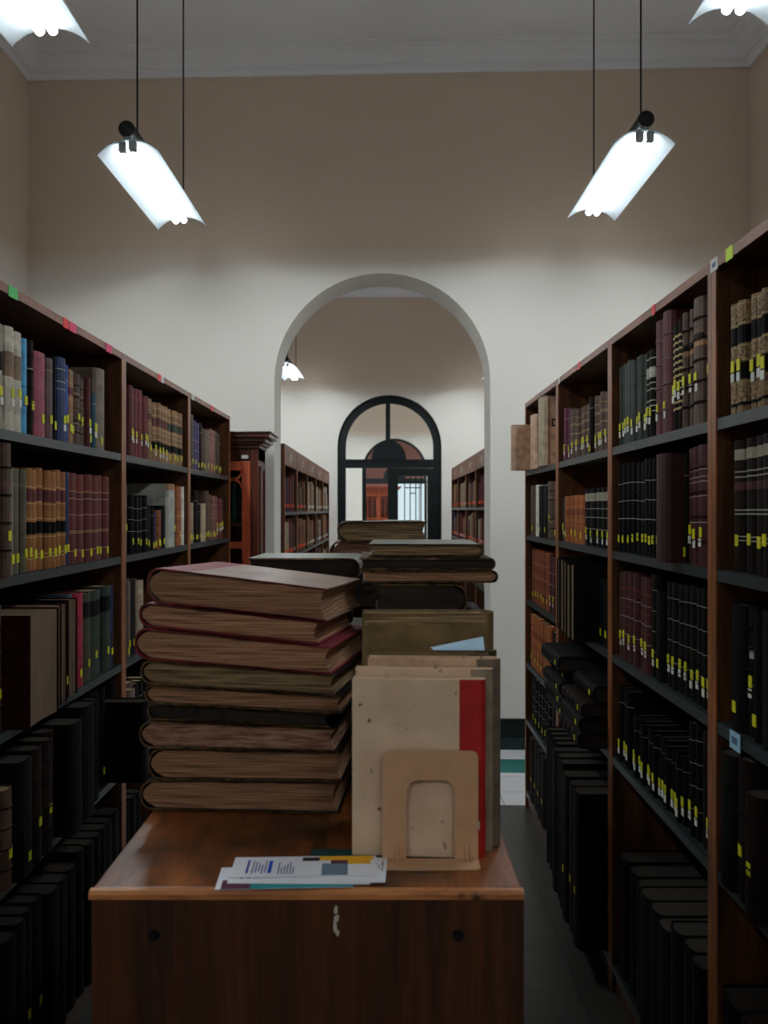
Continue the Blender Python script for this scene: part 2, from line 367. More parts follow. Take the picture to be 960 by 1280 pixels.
# ------------------------------------------------------------------ glazed arched doors between the rooms
def glazed_door(name, cx, hw, zs, y, detail=True):
    root = struct(empty(name, (cx, y, 0)))
    n = 28; w = .106 if detail else .05; a, b = 0, .07
    out = [(-hw + .004, 0)] + [(-(hw - .004) * math.cos(PI * k / n), zs + (hw - .004) * math.sin(PI * k / n)) for k in range(n + 1)] + [(hw - .004, 0)]
    inn = [(-hw + w, 0)] + [(-(hw - w) * math.cos(PI * k / n), zs + (hw - w) * math.sin(PI * k / n)) for k in range(n + 1)] + [(hw - w, 0)]
    vs = []
    for p, q in zip(out, inn): vs += [(p[0], a, p[1]), (q[0], a, q[1]), (q[0], b, q[1]), (p[0], b, p[1])]
    fs = []
    for i in range(len(out) - 1):
        for k in range(4): fs.append((4 * i + k, 4 * i + 4 + k, 4 * i + 4 + (k + 1) % 4, 4 * i + (k + 1) % 4))
    MB().add(vs, fs).build('arch_frame', 'black_paint', root)
    hi = hw - w
    MB().box(-hi, hi, a, b, 2.04, 2.085).box(-hi, hi, a + .012, b - .012, 2.085, 2.12).box(-hi, hi, a, b, 2.12, 2.152).build('transom_rail', 'black_paint', root)
    MB().box(-.05, .01, a + .005, b - .005, 2.152, zs + hi - .002).build('fanlight_mullion', 'black_paint', root)
    MB().prism([(-.01 + .225 * math.cos(PI * k / 20), 2.152 + .25 * math.sin(PI * k / 20)) for k in range(21)], 'y', a - .012, b + .012).build('half_round_panel', 'black_paint', root)
    MB().prism([(p[0], p[1]) for p in inn[1:-1]] + [(hi, 2.152), (-hi, 2.152)], 'y', .032, .038).build('fanlight_pane', 'clear_glass', root)
    if not detail: return                                           # the far door: a fanlight over an open doorway
    # left of the leaf: fixed lights over a closed kick panel
    MB().box(-hi - .03, -hi, a + .004, b - .004, 0, 2.04).box(-.354, -.304, a, b, 0, 2.04).box(-.02, .0, a, b, 0, 2.04).box(-hi, 0, a + .01, b - .01, 0, .75).build('side_light_frame', 'black_paint', root)
    MB().box(-hi, -.354, .03, .036, .75, 2.04).build('side_light_pane', 'clear_glass', root)
    MB().box(-.304, -.02, .03, .036, .75, 2.04).build('side_light_pane', 'clear_glass', root)
    leaf = MB().box(0, .11, a - .01, b - .012, 0.01, 2.035).box(.493, hi + .02, a - .01, b - .012, 0.01, 2.035).box(.11, .493, a - .01, b - .012, 1.935, 2.035).box(.11, .493, a - .01, b - .012, 0.01, .7).build('door_leaf', 'black_paint', root)
    MB().box(.11, .493, .03, .036, .7, 1.935).build('leaf_pane', 'clear_glass', leaf)
    if detail:
        g = MB(); r_ = .006
        for x in (.197, .268, .342, .41): g.box(x - r_, x + r_, .005, .02, .7, 1.935)
        g.box(.11, .493, .005, .02, 1.855, 1.868); g.box(.197, .41, .005, .02, 1.778, 1.79); g.box(.268, .342, .005, .02, 1.706, 1.718)
        g.box(.197, .41, .005, .02, .9, .912)
        g.build('iron_grille', 'black_paint', leaf)
        MB().box(.02, .05, a - .06, a - .01, 1.0, 1.03).cyl((.035, a - .055, 1.015), (.12, a - .055, 1.015), .009).build('door_handle', 'black_metal', leaf)
glazed_door('door_1', A2[0], A2[1], A2[2], Y2 + .05)
glazed_door('door_2', A3[0], A3[1], A3[2], Y3 + .05, False)
# the window in the last room, bright with daylight
wroot = struct(empty('window_1', (.86, YEND - .03, 1.6)))
MB().box(-.58, .58, 0, .02, -.7, .66).build('window_pane', 'daylight', wroot)
fr = MB()
for x in (-.6, -.01, .58): fr.box(x, x + .03, -.03, .02, -.73, .69)
fr.box(-.6, .61, -.03, .02, -.73, -.7).box(-.6, .61, -.03, .02, .66, .69)
fr.build('window_frame', 'white_label', wroot)

# ------------------------------------------------------------------ pendant lamps
def lamp(x, ya, yb, z, roll, label, group):
    L_ = yb - ya; root = empty('pendant_lamp', (x, (ya + yb) / 2, z)); tag(root, label, 'lamp', group); h = L_ / 2
    cr = math.cos(roll); sr = math.sin(roll)
    def rot(p): return (p[0] * cr - p[1] * sr, p[0] * sr + p[1] * cr)
    n = 14; W = .132; rise = .056
    def prof(off):
        pts = []
        for k in range(n + 1):
            u = -1 + 2 * k / n
            pts.append(rot((u * (W + off * .3), rise * (1 - abs(u) ** 2.3) + off)))
        return pts
    lo = prof(0); up = prof(.004); poly = lo + up[::-1]
    MB().prism(poly, 'y', -h, h).build('reflector', 'reflector_white', root, smooth=True)
    for s in (-1, 1):
        c = rot((s * .022, rise - .028))
        t = MB().cyl((c[0], -h + .035, c[1]), (c[0], h - .04, c[1]), .0155, 12).build('tube', 'tube_light', root, smooth=True)
        MB().box(c[0] - .016, c[0] + .016, -h + .002, -h + .033, c[1] - .018, c[1] + .022).cyl((c[0], -h - .004, c[1] - .004), (c[0], -h + .002, c[1] - .004), .014, 10).build('lamp_holder', 'socket_grey', root, bevel=.003)
    MB().cyl((0, -h - .02, rise + .043), (0, h - .05, rise + .043), .036, 20).build('ballast_tube', 'black_metal', root, bevel=.004, smooth=True)
    for y in (-h + .12, h - .02):
        MB().cyl((.012, y, rise + .07), (.012, y, CEIL - z - .012), .0042, 8).build('suspension_cable', 'cable_black', root)
        MB().cyl((.012, y, CEIL - z - .014), (.012, y, CEIL - z - .001), .03, 16, r1=.034).build('ceiling_rose', 'cable_black', root)
    return root
G = 'pendant fluorescent lamps'
lamp(-1.133, 4.2, 5.32, 3.062, R(5), 'pendant fluorescent lamp over the far left bookcase, hanging before the arched wall', G)
lamp(1.133, 4.2, 5.32, 3.105, R(-2), 'pendant fluorescent lamp over the farthest right bookcase, hanging before the arched wall', G)
lamp(-1.128, 2.1, 3.23, 3.062, R(2), 'pendant fluorescent lamp cut off by the upper left corner', G)
lamp(1.133, 2.07, 3.18, 3.105, R(-1), 'pendant fluorescent lamp cut off by the upper right corner', G)
lamp(-1.13, 10.75, 11.88, 3.09, 0, 'small distant pendant lamp glimpsed through the arch at its left jamb', G)
lamp(1.30, 10.75, 11.88, 3.09, 0, 'sliver of a distant pendant lamp glimpsed through the arch at its right jamb', G)
def hidden_lamps(spots):
    for i, (x, y) in enumerate(spots):
        lamp(x, y, y + 1.13, 3.08, 0, 'pendant fluorescent lamp of the same kind hanging out of sight of the photo', 'pendant fluorescent lamps out of the picture')
hidden_lamps([(-1.13, -2.1), (1.13, -2.1), (-1.13, 8.6), (1.3, 8.6), (-1.13, 14.0), (1.13, 14.0), (-1.13, 16.0), (1.13, 16.0), (-1.13, 18.0), (1.13, 18.0), (-.9, 20.75), (.9, 20.75)])  # unseen lamps, added to light the rooms

# ------------------------------------------------------------------ bookcases
XFL, XFR = -.90, .70
def bookcase(side, xf, ya, yb, ztop, shelves, label, group, depth=.30, header=0, stickers=(), shelf_labels=(), base=.09):
    """side -1: stands on the left and opens to +x; +1: on the right and opens to -x. Local x runs into the case."""
    root = empty('bookcase', (xf, (ya + yb) / 2, 0)); tag(root, label, 'bookcase', group); h = (yb - ya) / 2 - .0008; s = side; t = .025
    def bx(mb, d0, d1, y0, y1, z0, z1, mi=0): return mb.box(s * d0, s * d1, y0, y1, z0, z1, mi)
    for sg in (-1, 1):
        mb = MB(); bx(mb, .004, depth, sg * h, sg * (h - t), 0, ztop - .022); bx(mb, 0, .004, sg * h, sg * (h - t), 0, ztop - .022, 1)
        mb.build('side_panel', ['wood_v', 'wood_post'], root)
    mb = MB(); bx(mb, .004, depth, -h, h, ztop - .022, ztop); bx(mb, 0, .004, -h, h, ztop - .022, ztop, 1); mb.build('top_panel', ['wood_y', 'wood_edge'], root)
    bx(MB(), depth - .008, depth, -h + t, h - t, base, ztop - .022).build('back_panel', 'wood_dark', root)
    bx(MB(), .012, .03, -h + t, h - t, 0, base - .022).build('plinth', 'wood_v', root)
    if header: bx(MB(), .002, .02, -h + t, h - t, ztop - .022 - header, ztop - .022).build('header_board', 'wood_header', root)
    for z in list(shelves) + [base]:
        mb = MB(); bx(mb, .004, depth - .008, -h + t + .001, h - t - .001, z - .014, z); bx(mb, .002, .005, -h + t + .001, h - t - .001, z - .024, z)
        mb.build('shelf', 'shelf_metal', root)
    for (y, hw, m) in stickers:
        bx(MB(), -.0012, -.0001, y - root.location.y - hw, y - root.location.y + hw, ztop - .026, ztop + .001).build('sticker', m, root)
    for (y, z) in shelf_labels:
        mb = MB(); bx(mb, -.002, .0, y - root.location.y - .028, y - root.location.y + .028, z - .032, z + .004); bx(mb, -.0026, -.002, y - root.location.y - .014, y - root.location.y + .016, z - .02, z - .006, 1)
        mb.build('shelf_label', ['paleblue_label', 'blue_print'], root)
    return root
def YL(px): return -XFL * F / (CX - px)
def YR(px): return XFR * F / (px - CX)
LS = [1.69, 1.34, .975, .61]
RS = [1.693, 1.372, 1.05, .735]
LJ = [1.10, 2.20, 3.293, 4.385, 5.53]
RJ = [1.13, 2.066, 3.01, 3.94, 4.85]
GB = 'wooden bookcases along the aisle'
bookcase(-1, XFL, LJ[0], LJ[1], 2.035, LS, 'wooden bookcase on the left beside the camera, standing before the near left one', GB)
bookcase(-1, XFL, LJ[1], LJ[2], 2.035, LS, 'near left bookcase, holding the pale vellum and rose volumes, green and pink stickers on top', GB,
         stickers=[(YL(16), .028, 'green_sticker'), (YL(82), .022, 'red_sticker'), (YL(91), .03, 'pink_sticker'), (YL(136), .034, 'pink_sticker')])
bookcase(-1, XFL, LJ[2], LJ[3], 2.035, LS, 'middle left bookcase, holding a large grey album, red and white sticker on top', GB, stickers=[(YL(199), .025, 'red_sticker'), (YL(203), .022, 'white_label')])
bookcase(-1, XFL, LJ[3], LJ[4], 2.035, LS, 'far left bookcase beside the glazed cabinet, with crowded slim books', GB, stickers=[(YL(241), .03, 'white_label'), (YL(265), .035, 'red_sticker')])
nb = bookcase(1, XFR, RJ[0], RJ[1], 2.035, RS, 'nearest right bookcase with lime and white stickers, cut off by the frame', GB,
         stickers=[(YR(893), .022, 'white_label'), (YR(912), .02, 'lime_sticker')], shelf_labels=[(YR(919.5), 1.05)])
MB().box(-.0018, -.0012, YR(893) - nb.location.y - .011, YR(893) - nb.location.y + .011, 2.017, 2.027).build('sticker_print', 'blue_print', nb)
bookcase(1, XFR, RJ[1], RJ[2], 2.035, RS, 'second right bookcase, one red sticker above its two tall maroon books', GB, stickers=[(YR(817), .014, 'red_sticker')])
bookcase(1, XFR, RJ[2], RJ[3], 2.035, RS, 'third right bookcase, holding stacks of books lying flat', GB, stickers=[(YR(724), .018, 'red_sticker'), (YR(699), .012, 'white_label')])
bookcase(1, XFR, RJ[3], RJ[4], 2.035, RS + [.45], 'farthest right bookcase, tan volumes sticking out of its top shelf', GB)

# ------------------------------------------------------------------ books
def fill(base, items):
    z = []; p = 0.0
    for a, b, m, e in sorted(items):
        if a > p + 1e-6: z.append((p, a, base, 0))
        z.append((a, b, m, e)); p = b
    if p < 1 - 1e-6: z.append((p, 1.0, base, 0))
    return z
def bands(n, m, e=.0022, w=.016, lo=.1, hi=.92): return [(lo + (hi - lo) * (k + .5) / n - w / 2, lo + (hi - lo) * (k + .5) / n + w / 2, m, e) for k in range(n)]
def lines(fr, m, w=.008): return [(f - w / 2, f + w / 2, m, .0003) for f in fr]
S = {}
def style(key, base, desc, items=(), lab='y', lz=.05, flip=False, pages='pages'):
    S[key] = dict(base=base, desc=desc, zones=fill(base, list(items)), lab=lab, lz=lz, pages=pages)
style('vellum', 'vellum', 'pale vellum book with brown patch', [(.52, .76, 'vellum_brown', .0003)], 'yw', .06)
style('vellumgrey', 'vellum_grey', 'greyish vellum book with dark patch', [(.56, .74, 'blackbrown', .0003)], 'yw', .06)
style('lightblue', 'lightblue', 'slim light blue book', lines([.3, .5], 'navy'), 'y', .07)
style('blackband', 'blackbrown', 'blackish banded leather book', bands(5, 'black') + lines([.34, .7], 'silverline'), 'y', .06)
style('rose', 'rose', 'thick rose pink cloth book', lines([.93, .55], 'pinkbrown'), 'y', .045)
style('mauve', 'mauve', 'mauve brown cloth book', lines([.85], 'beige'), 'y', .05)
style('navy', 'navy', 'navy blue cloth book', lines([.62, .71, .86], 'silverline'), 'yw', .03)
style('blue', 'blue', 'bright blue cloth book', lines([.8], 'silverline'), 'y', .06)
style('tanband', 'tan', 'tan leather book with maroon title', [(.66, .76, 'maroon', .0004)] + lines([.2, .4, .6, .82], 'gilt'), 'y', .04)
style('tanset', 'tan', 'tan calf book with maroon title', [(.6, .74, 'maroon', .0004), (.22, .34, 'black', .0004)] + lines([.18, .38, .48, .56, .78, .9], 'gilt'), 'yw', .02)
style('tangreen', 'tan', 'tan calf book with green title', [(.6, .74, 'darkgreen', .0004), (.22, .34, 'black', .0004)] + lines([.18, .38, .48, .56, .78, .9], 'gilt'), 'y', .02)
style('ochreset', 'ochre', 'ochre calf book, maroon and black titles', [(.68, .80, 'maroon', .0004), (.36, .48, 'black', .0004)] + lines([.12, .16, .33, .51, .66, .82], 'gilt'), 'y', .03)
style('maroonset', 'maroon', 'maroon leather book with gilt bands', [(.84, .99, 'redbrown', .0002)] + bands(4, 'darkred', .0015) + lines([.14, .34, .36, .54, .72, .8], 'gilt', .006), 'y', .02)
style('brownband', 'brown', 'dark brown banded leather book', bands(5, 'darkbrown') + lines([.3, .5, .72], 'gilt', .006), 'y', .08)
style('maroon', 'maroon', 'plain maroon book', lines([.3, .85], 'darkred'), 'yw', .05)
style('darkred', 'darkred', 'dark red cloth book', lines([.3, .8], 'maroon'), 'yw', .05)
style('teal', 'teal', 'small teal book', lines([.8], 'silverline'), 'yw', .05)
style('greytall', 'greybrown', 'tall grey brown book', (), 'y', .015)
style('greyplain', 'greybrown', 'worn grey brown book', lines([.15, .85], 'olivegrey'), 'y', .03)
style('olivegrey', 'olivegrey', 'olive grey cloth book', lines([.15, .85], 'greybrown'), 'y', .03)
style('bigbrown', 'brown', 'big brown leather book', bands(4, 'darkbrown', .003), 'y', .07)
style('slimblue', 'navy', 'slim dark blue book', (), 'y', .03)
style('foreedge', 'oxblood', 'dark maroon book shelved page edges outward', (), None, pages='pages_brown')
style('slate', 'slate', 'slate blue cloth book', lines([.3, .7], 'charcoal'), 'y', .02)
style('crimson', 'crimson', 'crimson cloth book', lines([.25, .6], 'beige', .006), 'y', .02)
style('olive', 'olive', 'dark olive leather book', [(.72, .9, 'charcoal', .0004)], 'y', .04)
style('darkgreen', 'darkgreen', 'dark green book with black title', [(.7, .88, 'black', .0004)], 'y', .05)
style('pinkbrown', 'pinkbrown', 'pinkish brown book', lines([.2, .5, .8], 'gilt', .006), 'y', .02)
style('purple', 'purple', 'purple blue cloth book', lines([.4, .6], 'silverline', .006), 'y', .02)
style('brownplain', 'brown', 'plain brown book', lines([.75], 'tan'), 'y', .02)
style('beige', 'beige', 'small beige book', lines([.7], 'brown'), 'y', .02)
style('darkslim', 'blackbrown', 'slim dark brown book', lines([.8], 'gilt', .006), 'y', .02)
style('blackset', 'black', 'black leather book with pale bands', bands(5, 'charcoal', .002) + lines([.18, .38, .58, .78], 'silverline', .006), 'y', .03)
style('blackplain', 'charcoal', 'plain blackish book', (), 'y', .03, pages='pages_dark')
style('palebook', 'palegrey', 'pale grey album with tan top', [(.9, 1, 'tan', .0002)], None)
style('orangebrown', 'orangebrown', 'orange brown book', bands(4, 'rust', .0015) + lines([.2, .5], 'gilt', .006), 'y', .03)
style('redbrown', 'redbrown', 'red brown leather book', bands(4, 'maroon', .0015), 'y', .03)
style('white', 'white', 'slim white book', (), None)
style('speckleset', 'speckle', 'gilt speckled book with black bands', [(.3, .45, 'black', .0004), (.62, .78, 'black', .0004), (.07, .10, 'black', .0004)] + lines([.28, .47, .6, .8, .97], 'gilt', .006), 'yw', .065)
style('patchset', 'blackbrown', 'blackish book with pale head patch', [(.85, .93, 'patchwhite', .0004), (.62, .68, 'oxmaroon', .0004)] + bands(0, 'black') + lines([.24, .27, .44, .47, .72, .76], 'silverline', .008), 'y', .05)
style('greengrey', 'greengrey', 'green grey cloth book', lines([.12], 'olive'), 'yw', .03)
style('greenblack', 'darkgreen', 'blackish green book', lines([.3, .75], 'charcoal'), 'yw', .03)
style('whiteband', 'blackbrown', 'dark book with pale bands', [(.68, .8, 'silverline', .0002)] + lines([.3, .36, .42, .55, .62, .9], 'silverline', .012), 'yw', .04)
style('tallmaroon', 'maroon', 'tall maroon leather book', bands(4, 'mauve', .003, .012) , 'yw', .035)
style('giltslim', 'darkbrown', 'slim brown book with gilt tooling', lines([.2 + .06 * k for k in range(12)], 'gilt', .02), 'yw', .07)
style('bandedbrown', 'brown', 'thick brown banded leather book', bands(5, 'darkbrown', .004) + [(.62, .72, 'tan', .0003)], 'yw', .07)
style('bandedblack', 'charcoal', 'thick black leather book, raised bands', bands(5, 'black', .005) + [(.6, .7, 'palegrey', .0002)] + lines([.4], 'silverline'), 'yw', .07)
style('oliveslim', 'olive', 'slim olive book', (), 'y', .02)
style('protruding', 'mud', 'dark red brown book sticking out', (), None)
style('maroonwhite', 'oxmaroon', 'maroon leather book with white tag', bands(4, 'oxblood', .002) + lines([.36, .58, .7, .74, .8], 'silverline', .006), 'yw', .04)
style('maroonrow', 'oxmaroon', 'dark maroon banded book', bands(4, 'redbrown', .0022) + lines([.3, .5, .7], 'silverline', .006), 'yw', .035)
style('greyband', 'marble', 'dark marbled banded book', bands(5, 'charcoal', .002) + lines([.25, .45, .65, .85], 'silverline', .005), 'yw', .03)
style('pinkslim', 'rose', 'slim dusty pink book', (), 'yw', .05)
style('thinblack', 'charcoal', 'thin blackish volume', lines([.8], 'silverline', .006), 'yw', .03, pages='pages_dark')
style('plum', 'plum', 'slim plum coloured book', lines([.3, .8], 'gilt', .006), 'yw', .02)
style('tanwhite', 'brown', 'banded brown book with white tag', bands(5, 'tan', .0015) + lines([.3, .5, .7], 'gilt', .008), 'yw', .03)
style('palepatch', 'charcoal', 'black book with pale head patch', [(.78, .92, 'patchwhite', .0004)] + lines([.3, .5, .65], 'silverline', .008), 'yw', .02)
style('tanfolio', 'kraft', 'thick tan volume sticking out', (), None)
style('kraft', 'kraft', 'large tan volume', (), None)
style('dmark', 'kraft', 'tall tan volume lettered D', [(0, 1, 'beige', .0001)], None)
style('thinyellow', 'charcoal', 'thin black volume, yellow head label', (), None)
style('rustset', 'orangebrown', 'orange brown calf book', [(.6, .72, 'blackbrown', .0003)] + bands(4, 'rust', .0015), 'y', .03)
style('redset', 'rust', 'dull red banded book', bands(4, 'maroon', .0015) + lines([.5, .75], 'gilt', .005), 'y', .03)
style('folio', 'marble', 'dark marbled folio', bands(3, 'charcoal', .002), None, pages='pages_dark')
style('blackfolio', 'charcoal', 'blackish folio', (), None, pages='pages_dark')
style('brownfolio', 'darkbrown', 'dark brown folio', bands(4, 'blackbrown', .003), 'y', .08, pages='pages_dark')
style('palefolio', 'marble', 'thin marbled folio with pale page edges', (), None, pages='pages_brown')
style('portfolio', 'black', 'big black portfolio sticking out', (), None, pages='pages_dark')

def book_geo(w, h, t, zones, board=.0028, strip=.03, bul=None, ctrl=5, jj=None, nb=0):
    """Cover of an upright book: spine at x=0, fore-edge at x=w, thickness along y, height along z; a hollow case of two boards and a
    rounded spine. nb: that many worn nicks along the foot of each board. Returns verts, faces, a role or material per face, board, joint."""
    j = min(.35 * t, .01) if jj is None else jj; bul = min(.22 * t, .008) if bul is None else bul
    board = min(board, t * .2); ri = max(.0005, j + bul - board)
    vs = []; fs = []; ms = []
    bx = [strip + (w - strip) * k / (nb + 1) for k in range(1, nb + 1)]
    nick = {(q, k): random.uniform(-.002, .006) for q in (1, -1) for k in range(nb)}
    out = [(w, t / 2, None, 0)] + [(bx[k], t / 2, None, (1, k)) for k in reversed(range(nb))] + [(strip, t / 2, 'S', 0), (j, t / 2, 'Z', 0)]
    arc = []
    for k in range(1, ctrl + 1):
        a = PI * k / (ctrl + 1); arc.append((math.sin(a) ** .75, math.cos(a)))
    out += [('arc', c, 'Z', sn) for sn, c in arc]
    out += [(j, -t / 2, 'S', 0), (strip, -t / 2, None, 0)] + [(bx[k], -t / 2, None, (-1, k)) for k in range(nb)] + [(w, -t / 2, None, 0)]
    y = t / 2 - board
    inn = [(w, -y, None, 0)] + [(bx[k], -y, None, (-1, k)) for k in reversed(range(nb))] + [(j, -y, None, 0)] + [('in', c, None, sn) for sn, c in reversed(arc)] + [(j, y, None, 0)] + [(bx[k], y, None, (1, k)) for k in range(nb)] + [(w, y, None, 0)]
    prof = out + inn; n = len(prof)
    def ring(z, e, first):
        r_ = []
        for p in prof:
            if p[0] == 'arc': r_.append((j - (j + bul + e) * p[3], t / 2 * p[1], z))
            elif p[0] == 'in': r_.append((j - ri * p[3], y * p[1], z))
            else: r_.append((p[0], p[1], z + (nick[p[3]] if first and p[3] else 0)))
        return r_
    prev = None; first = None
    for a, b, m, e in zones:
        for q, z in enumerate((a * h, b * h)):
            base = len(vs); vs.extend(ring(z, e, prev is None))
            if prev is not None:
                for k in range(n):
                    fs.append((prev + k, prev + (k + 1) % n, base + (k + 1) % n, base + k)); ms.append(m if prof[k][2] == 'Z' else prof[k][2])
            else: first = base
            prev = base
    # the two ends, as quads between the outer and the inner outline
    for base, flip in ((first, True), (prev, False)):
        face = tuple(base + k for k in range(n))
        fs.append(face[::-1] if flip else face); ms.append('E')
    return vs, fs, ms, board, j
MESH = {}
def cover_mesh(key, w, h, t):
    k = (key, round(w, 4), round(h, 4), round(t, 4))
    if k in MESH: return MESH[k]
    st = S[key]; vs, fs, ms, board, j = book_geo(w, h, t, st['zones'])
    names = [st['base']] + [m for m in dict.fromkeys(z[2] for z in st['zones']) if m != st['base']]
    mb = MB(); mb.add(vs, fs, [names.index(m) if m in names else 0 for m in ms]); me = mb.mesh('cover', names)
    for p in me.polygons: p.use_smooth = False
    pb = MB(); y = t / 2 - board - .0004; c = min(.006, w * .04); x1 = w - .004
    # fore-edge of the page block curves inward
    ra = max(.0003, j + min(.22 * t, .008) - board - .0008)
    poly = [(j - ra * math.sin(PI * k / 6) ** .75, y * math.cos(PI * k / 6)) for k in range(7)] + [(x1 - c * math.sin(PI * k / 4), -y + 2 * y * k / 4) for k in range(5)]
    pb.prism(poly, 'z', .003, h - .004); pm = pb.mesh('page_block', [st['pages']])
    MESH[k] = (me, pm); return MESH[k]
LAB = {}
def label_mesh(m, hw, hh):
    k = (m, round(hw, 4), round(hh, 4))
    if k not in LAB: LAB[k] = MB().box(-.0012, .0004, -hw, hw, 0, hh * 2).mesh('call_label', [m])
    return LAB[k]
def put_book(side, xf, ya, yb, z, h, key, rec, w, label, group, flip=False, cat='book', name='book'):
    t = abs(yb - ya) - .0012; ym = (ya + yb) / 2; st = S[key]
    me, pm = cover_mesh(key, w, h, t)
    bul = min(.22 * t, .008)
    if key in ('folio', 'blackfolio', 'brownfolio', 'portfolio'): name = cat = 'folio'
    out = xf + side * (rec + bul)                       # x of the spine joint
    if flip: root = empty(name, (xf + side * (rec + w), ym, z + .0006), 0 if side < 0 else PI)
    else: root = empty(name, (out, ym, z + .0006), PI if side < 0 else 0)
    tag(root, label, cat, group)
    link('cover', me, root); link('page_block', pm, root)
    if st['lab'] and not flip:
        hw = min(.0085, t * .4); zz = st['lz'] * h / .25 + random.uniform(-.006, .008)
        lo = -bul - .0001
        if 'w' in st['lab']:
            link('call_label', label_mesh('white_label', hw, .009), root, (lo, random.uniform(-.1, .1) * t, zz)); zz += .021
        link('call_label', label_mesh('yellow_label', hw, .0115), root, (lo, random.uniform(-.1, .1) * t, zz))
    return root
ROWN = ['top shelf', 'second shelf', 'third shelf', 'fourth shelf', 'fifth shelf', 'bottom shelf']
def row(side, bay, r_, z, start, items, jitter=.004):
    xf = XFL if side < 0 else XFR; fy = YL if side < 0 else YR
    total = 0; px = start
    group = 'books on the %s of the %s bookcase' % (ROWN[r_], bay)
    for it in items:
        px1, n, h, key = it[:4]; o = it[4] if len(it) > 4 else {}
        ya, yb = fy(px), fy(px1); px = px1
        if key is None: continue
        for k in range(n):
            a = ya + (yb - ya) * k / n; b = ya + (yb - ya) * (k + 1) / n
            total += 1
            rec = o.get('rec', .014) + random.uniform(-.5, .5) * o.get('jit', .012)
            w = o.get('w', min(.26, max(.12, h * .68)))
            w = min(w, .272 - rec)
            hh = h + random.uniform(-jitter, jitter) if n > 1 else h
            put_book(side, xf, a, b, z, round(hh, 3) if n <= 1 else round(hh, 3), key, rec, w,
                     '%s, %s from left, %s, %s bookcase' % (S[key]['desc'], ORD[total], ROWN[r_], bay), group, o.get('flip', False))
c6 = lambda o, *a: [o + x / 6.0 for x in a]
# ---- left, near unit
B = 'near left'
row(-1, B, 0, LS[0], -2, [(4, 1, .25, 'vellumgrey'), (13.7, 1, .25, 'vellumgrey'), (25, 1, .252, 'vellum'), (36.6, 1, .25, 'vellum'), (43.6, 1, .243, 'lightblue'), (50, 1, .245, 'blackband'),
    (65, 1, .224, 'rose', {'rec': .006}), (72.5, 1, .219, 'mauve'), (75.5, 1, .226, 'blackplain'), (86.6, 1, .233, 'navy', {'rec': .004}), (91.3, 1, .222, 'blue'), (100.8, 2, .213, 'tanband'),
    (115, 2, .209, 'brownband'), (118.3, 1, .212, 'maroon'), (122.5, 1, .205, 'darkslim'), (129, 2, .172, 'teal', {'w': .12}), (140, 1, .262, 'greytall', {'w': .25})])
row(-1, B, 1, LS[1], -2, [(8.6, 1, .315, 'bigbrown', {'rec': -.02, 'w': .25}), (15.8, 1, .26, 'greyplain'), (25, 1, .262, 'greyplain'), (35, 1, .262, 'olivegrey'), (41.6, 1, .26, 'olivegrey'),
    (84, 6, .266, 'ochreset'), (84.6, 1, .1, None), (91, 1, .266, 'ochreset'), (96.4, 1, .268, 'slimblue'), (143, 6, .268, 'maroonset'), (143.8, 1, .1, None), (151, 1, .262, 'maroonset', {'rec': .03})])
row(-1, B, 2, LS[2], -2, [(10, 1, .298, 'bigbrown'), (48, 1, .272, 'foreedge', {'flip': True, 'rec': -.05, 'w': .2}), (65, 1, .272, 'foreedge', {'flip': True, 'rec': -.03, 'w': .2}), (73, 1, .27, 'foreedge', {'flip': True, 'rec': -.02, 'w': .2}),
    (79.5, 1, .27, 'blackplain', {'rec': -.01}), (90.5, 1, .272, 'foreedge', {'flip': True, 'rec': -.01, 'w': .2}), (99, 1, .28, 'slate'), (109, 1, .277, 'crimson', {'rec': 0}), (121, 1, .27, 'olive'), (135, 1, .27, 'darkgreen'), (146, 1, .275, 'darkgreen'), (150, 1, .27, 'slimblue')])
row(-1, B, 3, LS[3], -2, [(10, 1, .235, 'bigbrown', {'rec': -.02}), (30, 1, .285, 'blackplain', {'rec': -.03, 'w': .24}), (44, 1, .29, 'brownfolio', {'rec': -.02}), (56, 1, .295, 'brownfolio', {'rec': -.03}), (68, 1, .30, 'brownfolio', {'rec': -.01, 'w': .24}),
    (84, 1, .305, 'folio', {'rec': -.05, 'w': .27}), (88, 1, .30, 'blackplain', {'rec': -.03}), (104, 1, .325, 'folio', {'rec': -.04, 'w': .27}), (120, 2, .31, 'blackfolio', {'rec': -.02}), (137, 3, .315, 'blackplain'), (146, 1, .262, 'portfolio', {'rec': -.12, 'w': .38}), (150.5, 1, .31, 'blackplain')])
row(-1, B, 5, .09, -2, [(16, 1, .40, 'blackfolio', {'rec': -.02, 'w': .28}), (52, 3, .41, 'brownfolio', {'w': .28, 'rec': -.01}), (92, 3, .40, 'blackfolio', {'w': .28, 'rec': -.02}), (128, 4, .42, 'folio', {'w': .28, 'rec': -.02}), (150, 2, .41, 'blackfolio', {'w': .28, 'rec': -.01})])
# ---- left, the unit beside the camera, just out of the frame
B = 'frame-side left'
row(-1, B, 0, LS[0], -440, [(-300, 3, .25, 'bigbrown'), (-160, 4, .24, 'darkred'), (-90, 3, .25, 'vellumgrey'), (-18, 3, .25, 'vellum')])
row(-1, B, 1, LS[1], -440, [(-250, 4, .26, 'brownband'), (-110, 4, .265, 'maroon'), (-18, 4, .26, 'greyplain')])
row(-1, B, 2, LS[2], -440, [(-250, 4, .27, 'folio'), (-110, 4, .27, 'blackfolio'), (-18, 4, .28, 'brownfolio')])
row(-1, B, 3, LS[3], -440, [(-250, 4, .29, 'blackfolio'), (-110, 4, .30, 'brownfolio'), (-18, 4, .29, 'folio')])
row(-1, B, 5, .09, -440, [(-200, 4, .41, 'folio'), (-18, 5, .40, 'blackfolio')])
